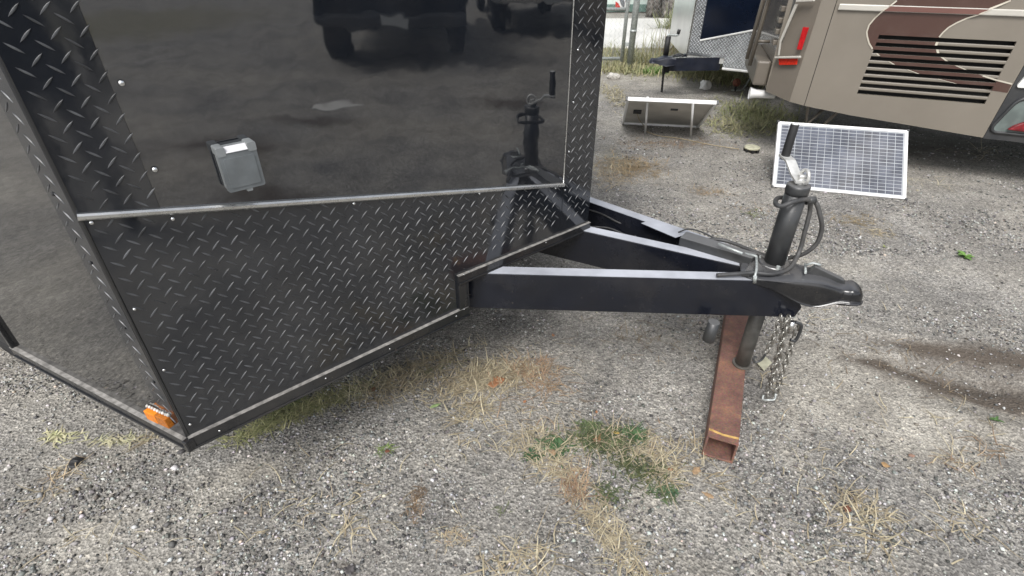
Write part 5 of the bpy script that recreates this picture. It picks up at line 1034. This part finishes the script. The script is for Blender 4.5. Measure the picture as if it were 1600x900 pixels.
# ------------------------------------------------------------------ what the glossy panel mirrors: vehicles standing behind the viewer's right
def pickup(c, dirx, label, mm, sc=1., hgt=1., name='pickup_truck', cat='truck'):
    X_ = np.array([*dirx, 0.]); X_ /= np.linalg.norm(X_); Y_ = np.array([X_[1], -X_[0], 0]);                # X_ along the tailgate, Y_ away from us
    if Y_ @ np.array([*c, 0]) < 0: Y_ = -Y_
    c = np.array([*c, 0.]); root = thing(name, label, cat, tuple(c)); Pt = lambda x, y, z: tuple(c + X_ * x * sc + Y_ * y * sc + np.array([0, 0, z * hgt]))
    def bx(x0, x1, y0, y1, z0, z1, nm, m, par=root, bv=.03): return MB().prism([Pt(x0, y0, z0), Pt(x1, y0, z0), Pt(x1, y1, z0), Pt(x0, y1, z0)], (0, 0, (z1 - z0) * hgt)).build(nm, m, par, bv)
    bx(-.98, .98, .12, 5.3, .50, 1.18, 'body', mm, bv=.08)
    cab = MB(); cab.loft([[Pt(-.9, 1.9, 1.17), Pt(.9, 1.9, 1.17), Pt(.9, 4.1, 1.17), Pt(-.9, 4.1, 1.17)], [Pt(-.72, 2.1, 1.8), Pt(.72, 2.1, 1.8), Pt(.72, 3.4, 1.8), Pt(-.72, 3.4, 1.8)]], smooth=False); cb = cab.build('cab', mm, root, .06)
    MB().prism([Pt(-.66, 1.93, 1.27), Pt(.66, 1.93, 1.27), Pt(.6, 2.06, 1.7), Pt(-.6, 2.06, 1.7)], Y_ * .02).build('rear_window', M['truckglass'], root)
    bx(-.96, .96, -.06, .12, .52, .68, 'bumper', M['alu'] if mm is M['car2'] else M['dkgrey'], bv=.04)
    bx(-.17, .17, -.072, -.061, .54, .66, 'number_plate', M['plate'], bv=.0)
    bx(-.80, .80, .10, .119, .74, 1.12, 'tailgate', mm, bv=.015)
    for sg_ in (-1, 1): bx(min(sg_ * .84, sg_ * .96), max(sg_ * .84, sg_ * .96), .09, .119, .76, 1.10, 'tail_light', M['truckglass'], bv=.01)
    for yy in (1.0, 4.4):
        for sg_ in (-1, 1):
            cc_ = np.array(Pt(sg_ * .84, yy, 0)); cc_[2] = .39; rg = []
            for o2, r_ in ((-.13, .2), (-.13, .36), (-.1, .39), (.1, .39), (.13, .36), (.13, .2)): rg.append([tuple(cc_ + X_ * o2 + Y_ * r_ * math.cos(k / 20 * 2 * math.pi) + np.array([0, 0, r_ * math.sin(k / 20 * 2 * math.pi)])) for k in range(20)])
            MB().loft(rg).build('wheel', M['tyre'], root)
    return root
pickup((5.67, -.80), (.30, .954), 'black pickup truck mirrored in the glossy trailer front', M['truck'])
pickup((9.0, 1.0), (.30, .954), 'silver utility vehicle mirrored beside the black pickup', M['car2'], 1.0, 1.05, 'parked_car', 'car')

b = MB(); b.prism([(3.70, -1.12, .003), (3.86, -1.16, .003), (3.95, -.85, .003), (3.90, -.62, .003), (3.76, -.80, .003)], (0, 0, .006)); b.build('concrete_patch', M['concrete'], None, kind='structure')
# a bystander in dark clothes, mirrored at the left edge of the glossy front
def person(c, face, label):
    root = thing('person', label, 'person', (c[0], c[1], 0)); f = Vector((face[0], face[1], 0)).normalized(); sd3 = Vector((f.y, -f.x, 0))
    V_, E_, R_ = [], [], []
    def v(side, fw, z, r, par=None):
        V_.append(tuple(sd3 * side + f * fw + Vector((0, 0, z)))); R_.append(r); k = len(V_) - 1
        if par is not None: E_.append((par, k))
        return k
    pel = v(0, 0, .95, (.155, .115)); wa = v(0, .0, 1.10, (.145, .105), pel); ch = v(0, .0, 1.30, (.165, .12), wa); sh = v(0, -.01, 1.43, (.12, .085), ch); nk = v(0, .0, 1.50, (.058, .058), sh)
    h1 = v(0, .015, 1.57, (.066, .078), nk); h2 = v(0, .012, 1.65, (.076, .092), h1); v(0, .005, 1.725, (.058, .07), h2); ns_ = v(0, .105, 1.625, (.012, .012), h2)
    for q in (-1, 1):
        v(q * .082, 0, 1.63, (.012, .02), h2)
        hp_ = v(q * .10, 0, .90, (.092, .095), pel); kn = v(q * .115, .02, .50, (.062, .064), hp_); an = v(q * .125, -.01, .10, (.044, .046), kn); v(q * .14, .13, .045, (.042, .03), an); v(q * .125, -.055, .05, (.038, .036), an)
        s1 = v(q * .19, -.01, 1.40, (.062, .06), sh); el = v(q * .25, -.02, 1.12, (.046, .046), s1); wr = v(q * .25, .07, .88, (.030, .026), el); pm = v(q * .25, .095, .81, (.020, .036), wr)
        for m, (dz, ln) in enumerate(((.032, .07), (.011, .08), (-.011, .075), (-.030, .06))):
            a = v(q * .25, .10 + dz, .77, (.0095, .0095), pm); b1 = v(q * .247, .112 + dz, .77 - ln * .5, (.009, .009), a); v(q * .238, .108 + dz, .77 - ln, (.0078, .0078), b1)
        t1 = v(q * .235, .135, .825, (.011, .011), pm); v(q * .228, .15, .785, (.0095, .0095), t1)
    me = bpy.data.meshes.new('body'); me.from_pydata(V_, E_, []); o = bpy.data.objects.new('body', me); COL.objects.link(o); o.parent = root
    md = o.modifiers.new('skin', 'SKIN'); me.skin_vertices.new() if not me.skin_vertices else None
    for i, sv in enumerate(me.skin_vertices[0].data): sv.radius = R_[i]; sv.use_root = (i == 0)
    sb_ = o.modifiers.new('sub', 'SUBSURF'); sb_.levels = 1; sb_.render_levels = 2; md.use_smooth_shade = True
    m, nt, b_ = new_mat('dark_clothes_and_skin'); tc = nt.nodes.new('ShaderNodeTexCoord'); sp = nt.nodes.new('ShaderNodeSeparateXYZ'); rp = nt.nodes.new('ShaderNodeValToRGB'); mr = nt.nodes.new('ShaderNodeMath'); mr.operation = 'MULTIPLY'; mr.inputs[1].default_value = .5
    nt.links.new(tc.outputs['Object'], sp.inputs[0]); nt.links.new(sp.outputs['Z'], mr.inputs[0]); nt.links.new(mr.outputs[0], rp.inputs['Fac']); nt.links.new(rp.outputs['Color'], b_.inputs['Base Color']); b_.inputs['Roughness'].default_value = .85
    e = rp.color_ramp.elements; rp.color_ramp.interpolation = 'CONSTANT'; e[0].position = 0; e[0].color = (.01, .01, .01, 1); e[1].position = .05; e[1].color = (.010, .012, .020, 1)
    for p_, c_ in ((.48, (.012, .012, .014, 1)), (.755, (.38, .22, .15, 1)), (.845, (.03, .02, .015, 1))): k = e.new(p_); k.color = c_
    me.materials.append(m)
    hb_ = MB(); rings = []
    for t in range(7):
        a = R(15 * t); rings.append([tuple(Vector((c[0], c[1], 0)) + sd3 * (.088 * math.cos(a) * math.cos(k / 16 * 6.2832)) + f * (.105 * math.cos(a) * math.sin(k / 16 * 6.2832) - .012) + Vector((0, 0, 1.66 + .105 * math.sin(a) + (.03 if math.sin(k / 16 * 6.2832) > .5 and t == 0 else 0)))) for k in range(16)])
    hb_.loft(rings).build('hair', M['black'], root)
    return root
person((.86, -.98), (-.75, .75), 'person in dark jacket and trousers mirrored at the left edge of the glossy trailer front')
